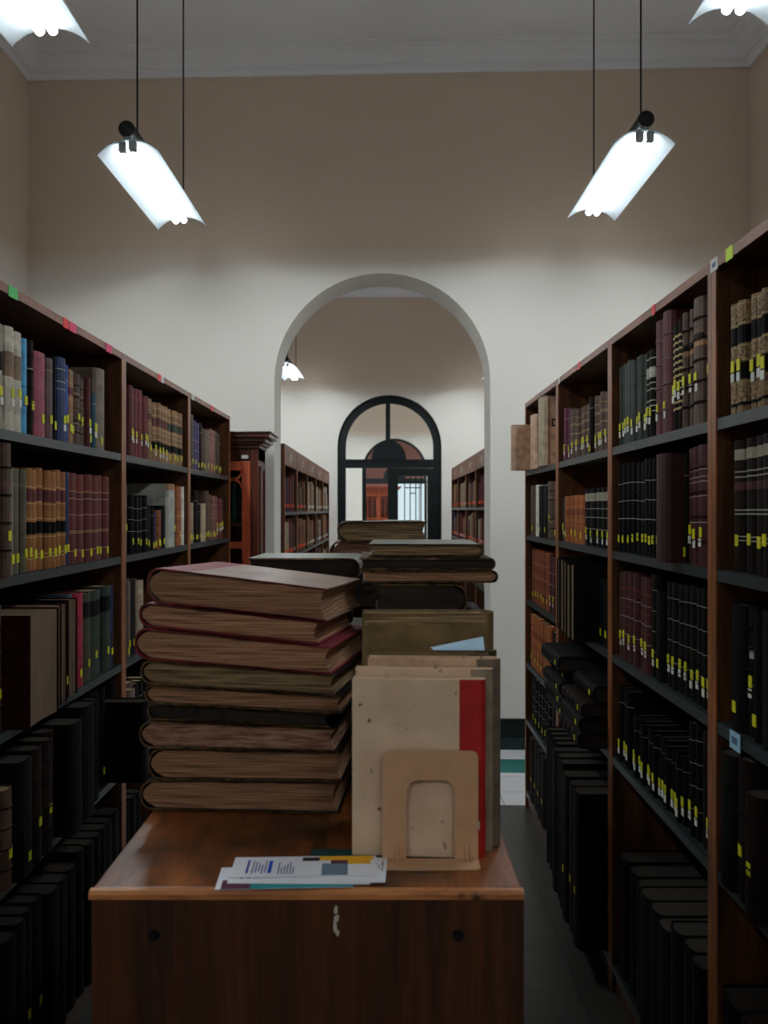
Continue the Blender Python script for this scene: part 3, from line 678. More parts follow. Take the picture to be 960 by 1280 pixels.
# ---- left, middle unit
B = 'middle left'
row(-1, B, 0, LS[0], 157.8, [(160.6, 1, .257, 'slimblue'), (166.5, 1, .244, 'navy'), (179, 3, .25, 'maroon'), (185, 1, .255, 'darkred'), (191.6, 2, .243, 'maroon'), (196.6, 1, .24, 'tanband'), (197.2, 1, .1, None),
    (215, 4, .236, 'tanset'), (223.6, 2, .236, 'tangreen'), (224.2, 1, .1, None), (233, 2, .24, 'tangreen')])
row(-1, B, 1, LS[1], 159.5, [(168.3, 1, .246, 'brownband'), (189, 4, .21, 'blackset', {'w': .16}), (195, 1, .172, 'blackplain', {'w': .13}), (198, 1, .17, 'darkslim', {'w': .12}), (200.4, 1, .15, 'purple', {'w': .11}), (204, 1, .158, 'orangebrown', {'w': .11}), (208.6, 1, .158, 'redbrown', {'w': .11}),
    (213.6, 1, .176, 'blackplain', {'w': .13}), (222, 1, .268, 'palebook', {'w': .27, 'rec': .002}), (226, 1, .22, 'brownband'), (232, 1, .262, 'orangebrown', {'w': .24}), (234.6, 1, .262, 'white')])
row(-1, B, 2, LS[2], 158, [(162.5, 1, .285, 'brownplain', {'rec': .0}), (168, 1, .27, 'greyplain'), (179, 1, .275, 'blackplain'), (186, 1, .26, 'beige')])
row(-1, B, 3, LS[3], 159, [(166, 1, .26, 'greyplain', {'rec': -.02}), (174, 1, .27, 'brownplain'), (190, 3, .25, 'blackset')])
row(-1, B, 5, .09, 159, [(170, 2, .36, 'folio', {'w': .28}), (182, 2, .37, 'blackfolio', {'w': .28})])
# ---- left, far unit
B = 'far left'
row(-1, B, 0, LS[0], 239.8, [(242, 1, .225, 'pinkbrown'), (246, 1, .255, 'brownplain'), (252.5, 2, .23, 'purple'), (255.8, 1, .235, 'darkslim'), (260.5, 2, .215, 'brownplain'), (265.5, 1, .212, 'greyplain'), (272.5, 2, .228, 'pinkbrown'), (277, 2, .225, 'brownplain'), (281.5, 2, .21, 'darkslim')])
row(-1, B, 1, LS[1], 240, [(241.5, 1, .22, 'pinkbrown'), (247, 2, .19, 'beige'), (252.5, 2, .25, 'darkslim'), (256, 1, .185, 'darkslim'), (260.8, 1, .19, 'beige'), (264.5, 2, .255, 'brownplain'), (269.5, 2, .235, 'brownplain'), (275, 3, .23, 'pinkbrown'), (282, 4, .215, 'maroon')])
# ---- right, nearest unit (image left to right = far to near)
B = 'nearest right'
row(1, B, 0, RS[0], 904, [(913.6, 1, .227, 'speckleset'), (932.8, 2, .227, 'speckleset'), (933.6, 1, .1, None), (949, 2, .228, 'speckleset'), (951.5, 1, .1, None), (971, 2, .228, 'speckleset'), (1010, 3, .226, 'speckleset')])
row(1, B, 1, RS[1], 902.5, [(915.6, 1, .269, 'patchset'), (917, 1, .1, None), (930, 1, .27, 'patchset'), (931.5, 1, .1, None), (944, 1, .27, 'patchset'), (959, 1, .27, 'patchset'), (1000, 3, .27, 'patchset')])
row(1, B, 2, RS[2], 903, [(922, 1, .257, 'blackplain'), (931, 1, .26, 'bandedblack'), (941, 1, .255, 'blackplain'), (962, 1, .26, 'folio', {'w': .25}), (1000, 2, .26, 'blackfolio', {'w': .25})])
row(1, B, 3, RS[3], 905, [(924, 1, .272, 'folio', {'w': .25, 'rec': -.01}), (942, 1, .28, 'brownfolio', {'w': .25, 'rec': -.01}), (962, 1, .235, 'brownfolio', {'rec': -.03, 'w': .25}), (1000, 2, .25, 'blackfolio', {'w': .25})])
row(1, B, 5, .09, 903, [(930, 1, .42, 'blackfolio', {'w': .28, 'rec': -.01}), (964, 2, .43, 'brownfolio', {'w': .28, 'rec': -.01}), (1000, 2, .42, 'blackfolio', {'w': .28})])
# ---- right, second unit
B = 'second right'
row(1, B, 0, RS[0], 766.0, [(773.6, 2, .246, 'greenblack'), (784, 2, .243, 'greengrey'), (792, 2, .238, 'greengrey'), (801.5, 2, .238, 'greenblack'), (805.6, 1, .237, 'whiteband'), (811.6, 1, .236, 'whiteband'), (821, 1, .30, 'tallmaroon', {'w': .22}), (832, 1, .31, 'tallmaroon', {'w': .22}),
    (840, 2, .272, 'giltslim'), (844.5, 1, .27, 'giltslim'), (856, 2, .28, 'bandedbrown', {'w': .22}), (868.6, 1, .294, 'bandedbrown', {'w': .23}), (872.4, 1, .1, None), (883, 1, .287, 'bandedblack', {'w': .22})])
row(1, B, 1, RS[1], 766, [(784.5, 4, .262, 'blackset'), (786, 1, .1, None), (804, 3, .264, 'blackset'), (820, 3, .266, 'blackset'), (825.5, 1, .26, 'oliveslim'), (829.6, 1, .255, 'brownplain'), (836, 1, .25, 'pinkslim', {'rec': .03}), (849.5, 1, .262, 'protruding', {'rec': -.038, 'w': .24}), (852, 1, .26, 'darkslim', {'rec': .01}),
    (865, 2, .272, 'maroonwhite'), (875, 1, .274, 'maroonwhite'), (876, 1, .1, None), (884, 1, .274, 'maroonwhite')])
row(1, B, 2, RS[2], 767, [(779, 2, .262, 'maroonrow'), (791.5, 2, .263, 'maroonrow'), (805.5, 2, .263, 'maroonrow'), (813, 1, .275, 'greyband'), (822, 1, .235, 'blackplain'), (823, 1, .1, None), (844, 3, .268, 'greyband'), (859, 2, .27, 'greyband'), (873.5, 2, .27, 'greyband'), (881, 1, .24, 'thinblack'), (884, 1, .235, 'pinkslim')])
row(1, B, 3, RS[3], 768, [(781, 3, .225, 'thinblack'), (783.5, 1, .1, None), (829, 10, .168, 'thinblack', {'w': .17}), (847, 4, .16, 'thinblack', {'w': .17}), (853, 1, .1, None), (865, 2, .268, 'greyband'), (875, 1, .262, 'folio'), (884, 2, .27, 'greyband')])
row(1, B, 5, .09, 768, [(800, 3, .36, 'blackfolio', {'w': .28}), (840, 3, .37, 'folio', {'w': .28, 'rec': -.01}), (884, 3, .40, 'blackfolio', {'w': .28, 'rec': -.01})])
# ---- right, third unit
B = 'third right'
row(1, B, 0, RS[0], 698.2, [(707.5, 3, .206, 'plum'), (714.5, 1, .19, 'tanwhite'), (731.5, 4, .182, 'tanwhite'), (735, 1, .2, 'darkslim'), (735.8, 1, .1, None), (759, 5, .192, 'tanwhite')])
row(1, B, 1, RS[1], 698.2, [(702, 1, .175, 'greenblack'), (723, 4, .182, 'rustset'), (736, 2, .2, 'palepatch'), (740, 1, .1, None), (759, 3, .203, 'palepatch')])
row(1, B, 2, RS[2], 699, [(713, 3, .205, 'blackset'), (719, 2, .27, 'palefolio', {'flip': True, 'rec': -.05, 'w': .24}), (724.5, 1, .268, 'palefolio', {'flip': True, 'rec': -.06, 'w': .24}), (732, 2, .265, 'palefolio', {'flip': True, 'rec': -.06, 'w': .24}), (742, 2, .26, 'palefolio', {'flip': True, 'rec': -.07, 'w': .26}), (757, 2, .22, 'blackplain')])
row(1, B, 5, .09, 699.5, [(716, 4, .53, 'blackfolio', {'w': .30, 'rec': -.06}), (733, 3, .52, 'folio', {'w': .30, 'rec': -.08}), (757, 3, .50, 'brownfolio', {'w': .30, 'rec': -.09})])
# ---- right, farthest unit
B = 'farthest right'
row(1, B, 0, RS[0], 658.6, [(662, 1, .222, 'tanfolio', {'rec': -.085, 'w': .2, 'jit': 0}), (668.2, 1, .26, 'kraft', {'rec': .0}), (674.5, 2, .255, 'thinyellow'), (683, 1, .305, 'dmark', {'rec': -.015, 'w': .24, 'jit': 0}), (694, 3, .25, 'kraft', {'rec': .05})])
row(1, B, 1, RS[1], 658.6, [(664, 1, .245, 'brownplain'), (668.4, 1, .245, 'white'), (680.5, 2, .235, 'blackplain'), (687, 1, .25, 'brownband'), (694, 2, .248, 'brownplain')])
row(1, B, 2, RS[2], 659.5, [(682, 6, .255, 'redset'), (694, 3, .25, 'maroonrow')])
row(1, B, 3, RS[3], 660.5, [(684, 6, .25, 'rustset'), (694, 2, .235, 'darkslim')])
row(1, B, 4, .45, 661, [(684, 6, .24, 'blackset'), (694, 2, .25, 'blackplain')])
row(1, B, 5, .09, 662, [(694, 6, .31, 'brownfolio', {'w': .27, 'rec': -.005})])
# the «D» on the tall tan volume and the yellow labels at the head of its thin neighbours
for o in list(bpy.data.objects):
    if o.type == 'EMPTY' and o.name.startswith('book') and str(o.get('label', '')).startswith('tall tan volume lettered'):
        th = abs(YR(674.5) - YR(683)) / 2; yl = -th - .0008
        MB().box(.03, .037, yl, yl + .0006, .17, .205).strip([(.034, .173)] + [(.034 + .026 * math.sin(PI * k / 8), .1875 - .0145 * math.cos(PI * k / 8)) for k in range(9)] + [(.034, .202)], .006, yl, yl + .0006).build('lettering', 'ink_dark', o)
        MB().box(.018, .022, -th - .0006, -th + .0004, .005, .29).build('red_line', 'maroon', o)
    if o.type == 'EMPTY' and o.name.startswith('book') and str(o.get('label', '')).startswith('thin black volume'):
        link('call_label', label_mesh('yellow_label', .009, .013), o, (-.006, 0, .2))
# ---- books lying flat on the fourth shelf of the third right bookcase
def lying_on_shelf(y, z, L_, t, w, key, rec, label, group):
    st = S[key]; me, pm = cover_mesh(key, w, L_, t); bul = min(.22 * t, .008)
    root = empty('book', (XFR + rec + bul, y - L_ / 2, z + t / 2 + .0008)); root.rotation_euler = (R(-90), 0, 0); tag(root, label, 'book', group)
    link('cover', me, root); link('page_block', pm, root)
    link('call_label', label_mesh('yellow_label', min(.0085, t * .35), .009), root, (-bul - .0002, 0, L_ * .12))
nm = ['bottom', 'second', 'third', 'fourth', 'topmost']
z = RS[3]
for i, (t, L_, rec) in enumerate([(.045, .34, -.06), (.042, .35, -.07), (.05, .36, -.075), (.035, .34, -.05), (.055, .37, -.08)]):
    lying_on_shelf(3.66, z, L_, t, .25, 'brownfolio' if i % 2 else 'blackplain', rec, 'dark book lying flat, %s of the far stack on the third right bookcase' % nm[i], 'books lying flat on the third right bookcase'); z += t + .0012
z = RS[3]
for i, (t, L_, rec) in enumerate([(.05, .34, -.09), (.048, .33, -.085), (.045, .34, -.08), (.05, .32, -.04)]):
    lying_on_shelf(3.235, z, L_, t, .25, 'blackplain' if i % 2 else 'brownfolio', rec, 'dark book lying flat, %s of the near stack on the third right bookcase' % nm[i if i < 3 else 4], 'books lying flat on the third right bookcase'); z += t + .0012

# ------------------------------------------------------------------ the second room: bookcases and their distant books
masses = MB(); MK = ['maroon', 'brown', 'tan', 'navy', 'darkgreen', 'beige', 'blackbrown', 'redbrown', 'mauve', 'vellum', 'orange_label', 'white_label']
PAL = [[0, 7, 0, 3], [2, 8, 1, 9], [5, 9, 2], [5, 2, 1, 9], [9, 5, 2]]
def far_case(side, xf, ya, yb, ztop, label, bay=0):
    sh = [ztop - .47, ztop - .80, ztop - 1.13, ztop - 1.46]
    o = bookcase(side, xf, ya, yb, ztop, sh, label, 'bookcases in the second room', header=.12, base=.09)
    MB().box(side * .0005, side * .0019, -.03, .03, ztop - .105, ztop - .045).build('header_label', 'white_label', o)
    for r_, z in enumerate(sh[:3]):
        y = ya + .03; k = 0
        while y < yb - .07:
            if k <= 0: k = random.randint(3, 7); c = random.choice(PAL[bay]) if r_ == 0 or side < 0 and random.random() < .5 else random.randrange(10); h = random.uniform(.2, .28); w0 = random.uniform(.025, .045)
            if y + w0 > yb - .03: break
            vs, fs, ms, bd, j = book_geo(.17, h + random.uniform(-.006, .006), w0 - .001, [(0, 1, MK[c], 0)], ctrl=2)
            rec = .012 + random.uniform(0, .012)
            masses.add([(xf + side * (rec + .008 + p[0]), y + w0 / 2 + p[1], z + .001 + p[2]) for p in vs], fs, c)
            if random.random() < .8:
                x0 = xf + side * (rec - .004); masses.box(x0, x0 + side * .004, y + w0 * .2, y + w0 * .8, z + .03, z + .055, 10 if (bay < 2 or side > 0) and random.random() < .85 else 11)
            y += w0; k -= 1
            if random.random() < .03: y += random.uniform(.03, .1)
fl = [6.6, 7.55, 8.55, 9.6, 10.65, 11.75]; nml = ['nearest', 'second', 'third', 'fourth', 'farthest']
for i in range(5): far_case(-1, -.70, fl[i], fl[i + 1], 1.955, 'header-boarded bookcase in the room beyond the arch, %s along its left side' % nml[i], i)
fr_ = [7.35, 8.4, 9.45, 10.5, 11.5]; nmr = ['nearest', 'second', 'third', 'farthest']
for i in range(4): far_case(1, .78, fr_[i], fr_[i + 1], 1.99, 'header-boarded bookcase in the room beyond the arch, %s along its right side' % nmr[i], i)
mo = masses.build('distant_shelved_books', MK); mo['kind'] = 'stuff'; tag(mo, 'small books with orange labels shelved along the room beyond the arch', 'books')

# ------------------------------------------------------------------ glazed cabinets
def cabinet(x0, x1, y0, y1, ztop, label, m1, m2, ndoors, books=True):
    root = empty('glazed_cabinet', ((x0 + x1) / 2, (y0 + y1) / 2, 0)); tag(root, label, 'cabinet'); w = (x1 - x0) / 2; d = (y1 - y0) / 2
    zc = ztop - .095
    mb = MB(); t = .02
    mb.box(-w, -w + t, -d, d, .08, zc).box(w - t, w, -d, d, .08, zc).box(-w, w, d - t, d, .08, zc).box(-w, w, -d, d, .06, .08).box(-w, w, -d, d, zc - .07, zc)
    # corner posts in front and a raised panel on the visible side
    mb.box(-w, -w + .045, -d - .012, -d, .08, zc).box(w - .045, w, -d - .012, -d, .08, zc)
    mb.box(w, w + .008, -d + .05, -d + .07, .2, zc - .1).box(w, w + .008, d - .07, d - .05, .2, zc - .1).box(w, w + .008, -d + .05, d - .05, zc - .12, zc - .1).box(w, w + .008, -d + .05, d - .05, .2, .22)
    mb.build('carcass', m2, root, bevel=.002)
    cn = MB()
    for (o, a, b) in ((.012, zc, zc + .02), (.03, zc + .02, zc + .035), (.05, zc + .035, zc + .06), (.075, zc + .06, zc + .085), (.085, zc + .085, ztop)):
        cn.box(-w - o, w + o, -d - .012 - o, d, a, b)
    cn.build('cornice', m2, root, bevel=.004)
    MB().box(-w - .012, w + .012, -d - .02, d, 0, .06).build('plinth', m2, root, bevel=.004)
    dw = (2 * w - .09) / ndoors; zt = zc - .075; zb = .09
    for k in range(ndoors):
        a = -w + .045 + k * dw + .002; b = a + dw - .004; f0, f1 = -d - .016, -d - .001
        st = .048
        door = MB().box(a, a + st, f0, f1, zb, zt).box(b - st, b, f0, f1, zb, zt).box(a + st, b - st, f0, f1, zt - .055, zt).box(a + st, b - st, f0, f1, zb, zb + .08).box(a + st, b - st, f0, f1, 1.27, 1.31).box(a + st, b - st, f0, f1, .45, .49).build('door', m1, root, bevel=.002)
        gb = MB(); n = max(2, round((b - a - 2 * st) / .095)); pw = (b - a - 2 * st) / n
        for i in range(1, n): gb.box(a + st + i * pw - .007, a + st + i * pw + .007, f0 + .002, f1 - .002, zb + .08, zt - .16)
        for i in range(n):                                        # pointed arches meeting in crosses above the lights
            xl = a + st + i * pw
            arc = [(xl + pw / 2 - pw / 2 * math.cos(PI * q / 12), zt - .16 + .05 * math.sin(PI * q / 12)) for q in range(13)]
            gb.strip(arc, .013, f0 + .002, f1 - .002)
            arc = [(xl + pw / 2 - pw / 2 * math.cos(PI * q / 12), zt - .057 - .05 * math.sin(PI * q / 12)) for q in range(13)]
            gb.strip(arc, .013, f0 + .002, f1 - .002)
        gb.build('glazing_bars', m1, door)
        MB().box(a + st, b - st, -d - .010, -d - .006, zb + .08, zt - .055).build('pane', 'clear_glass', door)
        MB().cyl((b - .02 if k == 0 else a + .02, f0, 1.05), (b - .02 if k == 0 else a + .02, f0 - .022, 1.05), .01).build('knob', 'gilt', door, smooth=True)
    for z in (.5, .95, 1.42):
        MB().box(-w + t, w - t, -d + .02, d - t, z - .018, z).build('shelf', m2, root)
    return root
cab = cabinet(-1.66, -.755, 5.66, 5.98, 1.955, 'dark mahogany glazed cabinet with red doors standing beside the left of the arch', 'wood_red', 'wood_mahogany', 2)
MB().box(.355, .395, -.178, -.1765, 1.80, 1.82).build('white_tag', 'white_label', cab)
gk = 0
for (x, z, h, t, key) in ((-.83, 1.4215, .28, .035, 'green'), (-.868, 1.4215, .27, .03, 'green'), (-.906, 1.4215, .28, .035, 'green'), (-.945, 1.4215, .28, .035, 'green')):
    gk += 1
    style('cab%d' % gk, key, 'green book', lines([.2, .8], 'gilt'), None)
    me, pm = cover_mesh('cab%d' % gk, .17, h, t); r_ = empty('book', (x, 5.72, z), R(90))
    tag(r_, 'green book behind the glass of the cabinet, %s from its right edge' % ORD[gk], 'book', 'green books in the glazed cabinet'); link('cover', me, r_); link('page_block', pm, r_)
cabinet(-.62, .26, 22.0, 22.4, 2.03, 'orange brown glazed cabinet far away, seen through the panes of the arched door', 'wood_red', 'wood_red', 2)

# ------------------------------------------------------------------ the low bookcase in the aisle that serves as a table
TX0, TX1, TY0, TY1, TZ = -.427, .196, 1.385, 3.15, .95
tb = empty('low_bookcase', ((TX0 + TX1) / 2, (TY0 + TY1) / 2, 0)); tag(tb, 'low double-sided wooden bookcase in the aisle, books piled on its worn top', 'bookcase')
hw, hd = (TX1 - TX0) / 2, (TY1 - TY0) / 2
MB().box(-hw, hw, -hd + .014, hd, TZ - .03, TZ).build('top', 'table_top_wood', tb, bevel=.002)
MB().prism([(-hd, TZ - .006), (-hd + .004, TZ - .001), (-hd + .0139, TZ - .0005), (-hd + .0139, TZ - .013), (-hd, TZ - .013)], 'x', -hw - .003, hw + .003).build('edge_strip', 'table_edge_wood', tb)
mb = MB().box(-hw + .001, hw + .003, -hd + .003, -hd + .0135, 0, TZ - .0135).box(-hw + .001, hw + .003, -hd + .0135, -hd + .028, 0, TZ - .031); ep = mb.build('end_panel', 'table_panel_wood', tb)
for px in (192, 573):
    x = (px - CX) * 1.388 / F; zz = EYE - (1169 - CY) * 1.388 / F
    MB().cyl((x - tb.location.x, -hd + .004, zz), (x - tb.location.x, -hd - .003, zz), .009, 16, r1=.006).build('bolt', 'bolt', ep, smooth=True)
sc = MB()
for (px, py, a, b) in ((420, 1137, .003, .008), (421, 1147, .004, .006), (419, 1158, .0025, .012), (422, 1166, .003, .005)):
    x = (px - CX) * 1.388 / F - tb.location.x; zz = EYE - (py - CY) * 1.388 / F
    sc.prism([(x + a * math.cos(q * PI / 4) * random.uniform(.6, 1.2), zz + b * math.sin(q * PI / 4) * random.uniform(.6, 1.2)) for q in range(8)], 'y', -hd + .0025, -hd + .0035)
sc.build('scuff_mark', 'scuff', ep)
MB().box(-hw, hw, hd - .025, hd, 0, TZ - .031).build('end_panel', 'table_panel_wood', tb)
MB().box(-.012, .012, -hd + .03, hd - .026, .05, TZ - .031).build('divider', 'table_panel_wood', tb)
for z in (.07, .36, .65):
    for s in (-1, 1): MB().box(s * .0125, s * (hw - .01), -hd + .03, hd - .026, z - .02, z).build('shelf', 'table_panel_wood', tb)

# ------------------------------------------------------------------ piles of books on it
def pile_book(name, ox, oy, rot, w, d, zb, zt, label, group, cover, spine, pages, spine_right=False, strip=.07, over=.004, board=.0035):
    """A lying book. (ox, oy): near spine corner; zb and zt: heights of its lower and upper plane as functions of x."""
    root = empty(name, (ox, oy, zb(ox))); tag(root, label, 'book', group)
    t = zt(ox) - zb(ox); cr, sr = math.cos(rot), math.sin(rot); g = .0007
    def put(p):
        u, y, v = p
        if spine_right: u = -u
        x = ox + u * cr - v * sr; yy = oy + u * sr + v * cr; s = (y + t / 2) / t
        lo, hi = zb(x) + g, zt(x) - g
        return (x - ox, yy - oy, lo + s * (hi - lo) - zb(ox))
    vs, fs, ms, bd, j = book_geo(w, d, t, [(0, 1, spine, 0)], board=board, strip=strip, bul=min(.16 * t, .008), ctrl=9, jj=min(.36 * t, .022), nb=11)
    mb = MB(); mb.add([put(p) for p in vs], fs, [2 if m == 'E' else 1 if m in (spine, 'S') else 0 for m in ms]); mb.build('cover', [cover, spine, 'worn_red' if cover == 'wine' or spine == 'wine' else 'worn_edge'], root)
    # page block, subdivided so that the edges wave a little
    pb = MB(); y = t / 2 - bd - .0005; nu, nv = 12, 10; x0, x1 = j, w - over; c = min(.008, t * .14); ra = j + min(.16 * t, .008) - bd - .0008
    top = []
    def pt(u, v, yy):
        e = math.cos(yy / y * PI / 2) if y else 0
        return put((x0 + (x1 - x0) * u - (c * e if u > .999 else 0) - (ra * max(e, 0) ** .75 if u < .001 else 0), yy, over + (d - 2 * over) * v + (random.uniform(0, .0016) if v < .001 else 0)))
    ny = 6; V = {}; verts = []
    def idx(u, v, k):
        if (u, v, k) not in V: V[(u, v, k)] = len(verts); verts.append(pt(u / nu, v / nv, -y + 2 * y * k / ny))
        return V[(u, v, k)]
    F_ = []
    for u in range(nu):
        for k in range(ny): F_.append((idx(u, 0, k), idx(u + 1, 0, k), idx(u + 1, 0, k + 1), idx(u, 0, k + 1))); F_.append((idx(u, nv, k), idx(u, nv, k + 1), idx(u + 1, nv, k + 1), idx(u + 1, nv, k)))
        for v in range(nv): F_.append((idx(u, v, 0), idx(u, v + 1, 0), idx(u + 1, v + 1, 0), idx(u + 1, v, 0))); F_.append((idx(u, v, ny), idx(u + 1, v, ny), idx(u + 1, v + 1, ny), idx(u, v + 1, ny)))
    for v in range(nv):
        for k in range(ny): F_.append((idx(0, v, k), idx(0, v, k + 1), idx(0, v + 1, k + 1), idx(0, v + 1, k))); F_.append((idx(nu, v, k), idx(nu, v + 1, k), idx(nu, v + 1, k + 1), idx(nu, v, k + 1)))
    pb.add(verts, F_).build('page_block', pages, root)
    return root
def plane(zl, zr, xl=-.43, xr=-.10): return lambda x: zl + (zr - zl) * (x - xl) / (xr - xl)
zl = [-.1035, -.169, -.214, -.2727, -.318, -.353, -.3835, -.434, -.493, -.5495]
zr = [-.1397, -.199, -.241, -.2907, -.329, -.362, -.389, -.433, -.4887, -.5495]
P = [plane(EYE + a, EYE + b) for a, b in zip(zl, zr)]
GP = 'books of the big pile on the low bookcase'
pile = [ # px left, px right, Y, rotation, depth, cover, spine, pages, label
 (188, 408, 1.745, -9, .33, 'boardgrey', 'wine', 'pages_lying', 'topmost thick book of the big front pile, grey brown boards and dull red spine'),
 (178, 399, 1.745, -9, .31, 'wine', 'wine', 'pages_lying', 'slimmer red book second from the top of the big front pile'),
 (173, 414, 1.74, -9, .35, 'wine', 'wine', 'pages_lying', 'thick red book with wide glossy board, third in the big front pile'),
 (180, 420, 1.745, -9, .34, 'darkbrown', 'blackbrown', 'pages_lying_pale', 'fourth book of the big front pile, with pale wavy page edges'),
 (184, 428, 1.745, -7, .34, 'blackbrown', 'black', 'pages_lying', 'fifth book of the big front pile, orange brown page edges'),
 (187, 412, 1.75, -7, .33, 'black', 'black', 'pages_dark', 'thin black book in the middle of the big front pile'),
 (179, 420, 1.745, -6, .33, 'blackbrown', 'blackbrown', 'pages_lying_spot', 'seventh book of the big front pile, pale page edges flecked red'),
 (190, 428, 1.75, -5, .33, 'black', 'black', 'pages_lying', 'second lowest book of the big front pile, thick with black boards'),
 (180, 424, 1.755, -4, .33, 'blackbrown', 'blackbrown', 'pages_lying', 'lowest book of the big front pile, resting on the worn wooden top'),
]
for i, (a, b, y, ro, d, c, s, pg, lb) in enumerate(pile):
    ox = (a - CX) * y / F; x1 = (b - CX) * (y + math.tan(R(ro)) * .33) / F
    pile_book('book', ox, y, R(ro), (x1 - ox) / math.cos(R(ro)), d, P[i + 1], P[i], lb, GP, c, s, pg, strip=.075)
flat = lambda z: (lambda x: z)
def pile_up(xs, y, heights, labels, group, covers, d, rots, spine_right, pages='pages_lying'):
    z = TZ + .0006
    for i, t in enumerate(heights):
        x0, x1 = xs[i % len(xs)]; c = covers[i % len(covers)]; ro = R(rots[i % len(rots)])
        ox = x1 if spine_right else x0
        dd = d if not isinstance(d, list) else d[i % len(d)]
        pile_book('book', ox, y[i % len(y)] if isinstance(y, list) else y, ro, x1 - x0, dd, flat(z), flat(z + t), labels[i], group, c[0], c[1], c[2], spine_right)
        z += t
hid = lambda n, where, top: ['%s book from the bottom in %s' % (ORD[i + 1], where) for i in range(n)] + top
Wr = 'the right rear pile'
pile_up([(-.02, .205), (-.01, .2), (-.02, .215), (-.01, .205), (-.024, .155), (-.05, .222), (-.055, .217), (-.036, .194)], [1.93, 1.94, 1.93, 1.94, 1.93, 1.94, 1.94, 1.955],
        [.092, .092, .092, .06, .0645, .0265, .0255, .0275],
        hid(3, Wr, []) + ['black boarded book directly under the short black volume of the right rear pile', 'short black volume with brown top in the right rear pile', 'dark brown book third from top of the right rear pile', 'brown book with frayed edges just under the grey topmost one', 'grey boarded book on top of the right rear pile'],
        'books of the right rear pile', [('black', 'black', 'pages_dark')] * 3 + [('blackbrown', 'black', 'pages_dark'), ('black', 'black', 'pages_dark'), ('darkbrown', 'darkbrown', 'pages_lying'), ('brown', 'blackbrown', 'pages_dark'), ('covergrey', 'covergrey', 'pages_lying_pale')], .29, [2, -2, 1, -1, 0, 1, 0, -1], True)
Wl = 'the low pile behind the big front pile'
pile_up([(-.33, -.075), (-.34, -.09), (-.33, -.035), (-.35, -.085), (-.36, -.09), (-.33, -.07)], [2.16, 2.17, 2.17, 2.25, 2.26, 2.27], [.108, .107, .06, .05, .055, .055],
        hid(2, Wl, []) + ['grey book with slanting exposed cover corner behind the big front pile', 'fourth book from bottom in the low pile behind the big front pile', 'fifth book from bottom in the low pile behind the big front pile', 'pale green grey book topping the low pile behind the big front pile'],
        'books of the low pile', [('blackbrown', 'black', 'pages_dark')] * 2 + [('covergrey', 'covergrey', 'pages_dark'), ('blackbrown', 'black', 'pages_dark'), ('darkbrown', 'black', 'pages_dark'), ('covergrey', 'covergrey', 'pages_dark')], .27, [-3, 2, -9, 2, -3, -2], True)
Wb = 'the rearmost pile, hidden below its top pair'
pile_up([(-.14, .12), (-.13, .11), (-.15, .12), (-.14, .11), (-.155, .121), (-.13, .116)], [2.70, 2.71, 2.7, 2.7, 2.70, 2.70], [.092, .093, .092, .092, .09, .057],
        hid(4, Wb, []) + ['thick dull maroon book second from the top of the rearmost pile', 'dark book with grey cover and tan page edges on top of the rearmost pile'],
        'books of the rearmost pile', [('blackbrown', 'black', 'pages_dark')] * 4 + [('mauve', 'maroon', 'pages_lying_spot'), ('covergrey', 'blackbrown', 'pages_lying_pale')], .28, [1, -2, 2, 0, 1, 3], False)
# loose sheet on the topmost rear book
MB().prism([(-.02, 2.76), (.10, 2.74), (.11, 2.92), (.0, 2.95)], 'z', TZ + .5172, TZ + .5186).build('loose_sheet', 'palegrey')
tag(bpy.data.objects['loose_sheet'], 'loose grey sheet lying on the topmost book of the rearmost pile', 'paper')

# ------------------------------------------------------------------ the row of upright books held by the bookend
GR = 'upright books behind the bookend'
def standing(x0, x1, y0, y1, h, cover, spine, label, rz=0, strip=.04, pages='pages', name='book', z=TZ):
    root = empty(name, (x1, (y0 + y1) / 2, z + .0008), PI + R(rz)); tag(root, label, 'book', GR)
    t = y1 - y0 - .0012; w = x1 - x0
    vs, fs, ms, bd, j = book_geo(w, h, t, [(0, 1, spine, 0)], strip=strip, bul=min(.3 * t, .012), ctrl=7)
    MB().add(vs, fs, [1 if m in (spine, 'S') else 0 for m in ms]).build('cover', [cover, spine], root)
    y = t / 2 - bd - .0004
    MB().box(j * .6 + .003, w - .004, -y, y, .003, h - .004).build('page_block', pages, root)
    return root
fb = standing(-.054, .150, 1.512, 1.538, .281, 'cream', 'redcloth', 'cream boarded book with red spine standing against the bookend', rz=-4, strip=.034)
MB().box(.002, .012, .0125, .0132, .045, .058).build('white_chip', 'white_label', fb)
standing(-.050, .166, 1.5385, 1.560, .293, 'cream', 'beige', 'tan book right behind the red-spined one', rz=-4, strip=.03)
standing(-.030, .178, 1.5605, 1.592, .306, 'kraft', 'greybrown', 'tan book with rounded worn spine, third from the bookend', rz=-4, strip=.03)
standing(-.022, .166, 1.5925, 1.610, .309, 'bistre', 'brown', 'slim brown book fourth from the bookend, tan page tops', rz=-4, strip=.03)
standing(-.016, .178, 1.6105, 1.640, .312, 'bistre', 'olive', 'dull olive book fifth from the bookend, below the folded paper', rz=-4, strip=.03)
bb = standing(-.042, .177, 1.665, 1.720, .370, 'bistre', 'bistre', 'big bistre brown book standing tallest behind the bookend row', strip=.03, pages='pages_lying_pale')
tp = [(.004, .3655), (.215, .3655)] + [(.215 - .211 * k / 14, .352 - random.uniform(-.003, .005)) for k in range(15)]
MB().prism(tp, 'y', .0273, .0279).build('torn_cover_edge', 'pages_lying_pale', bb)
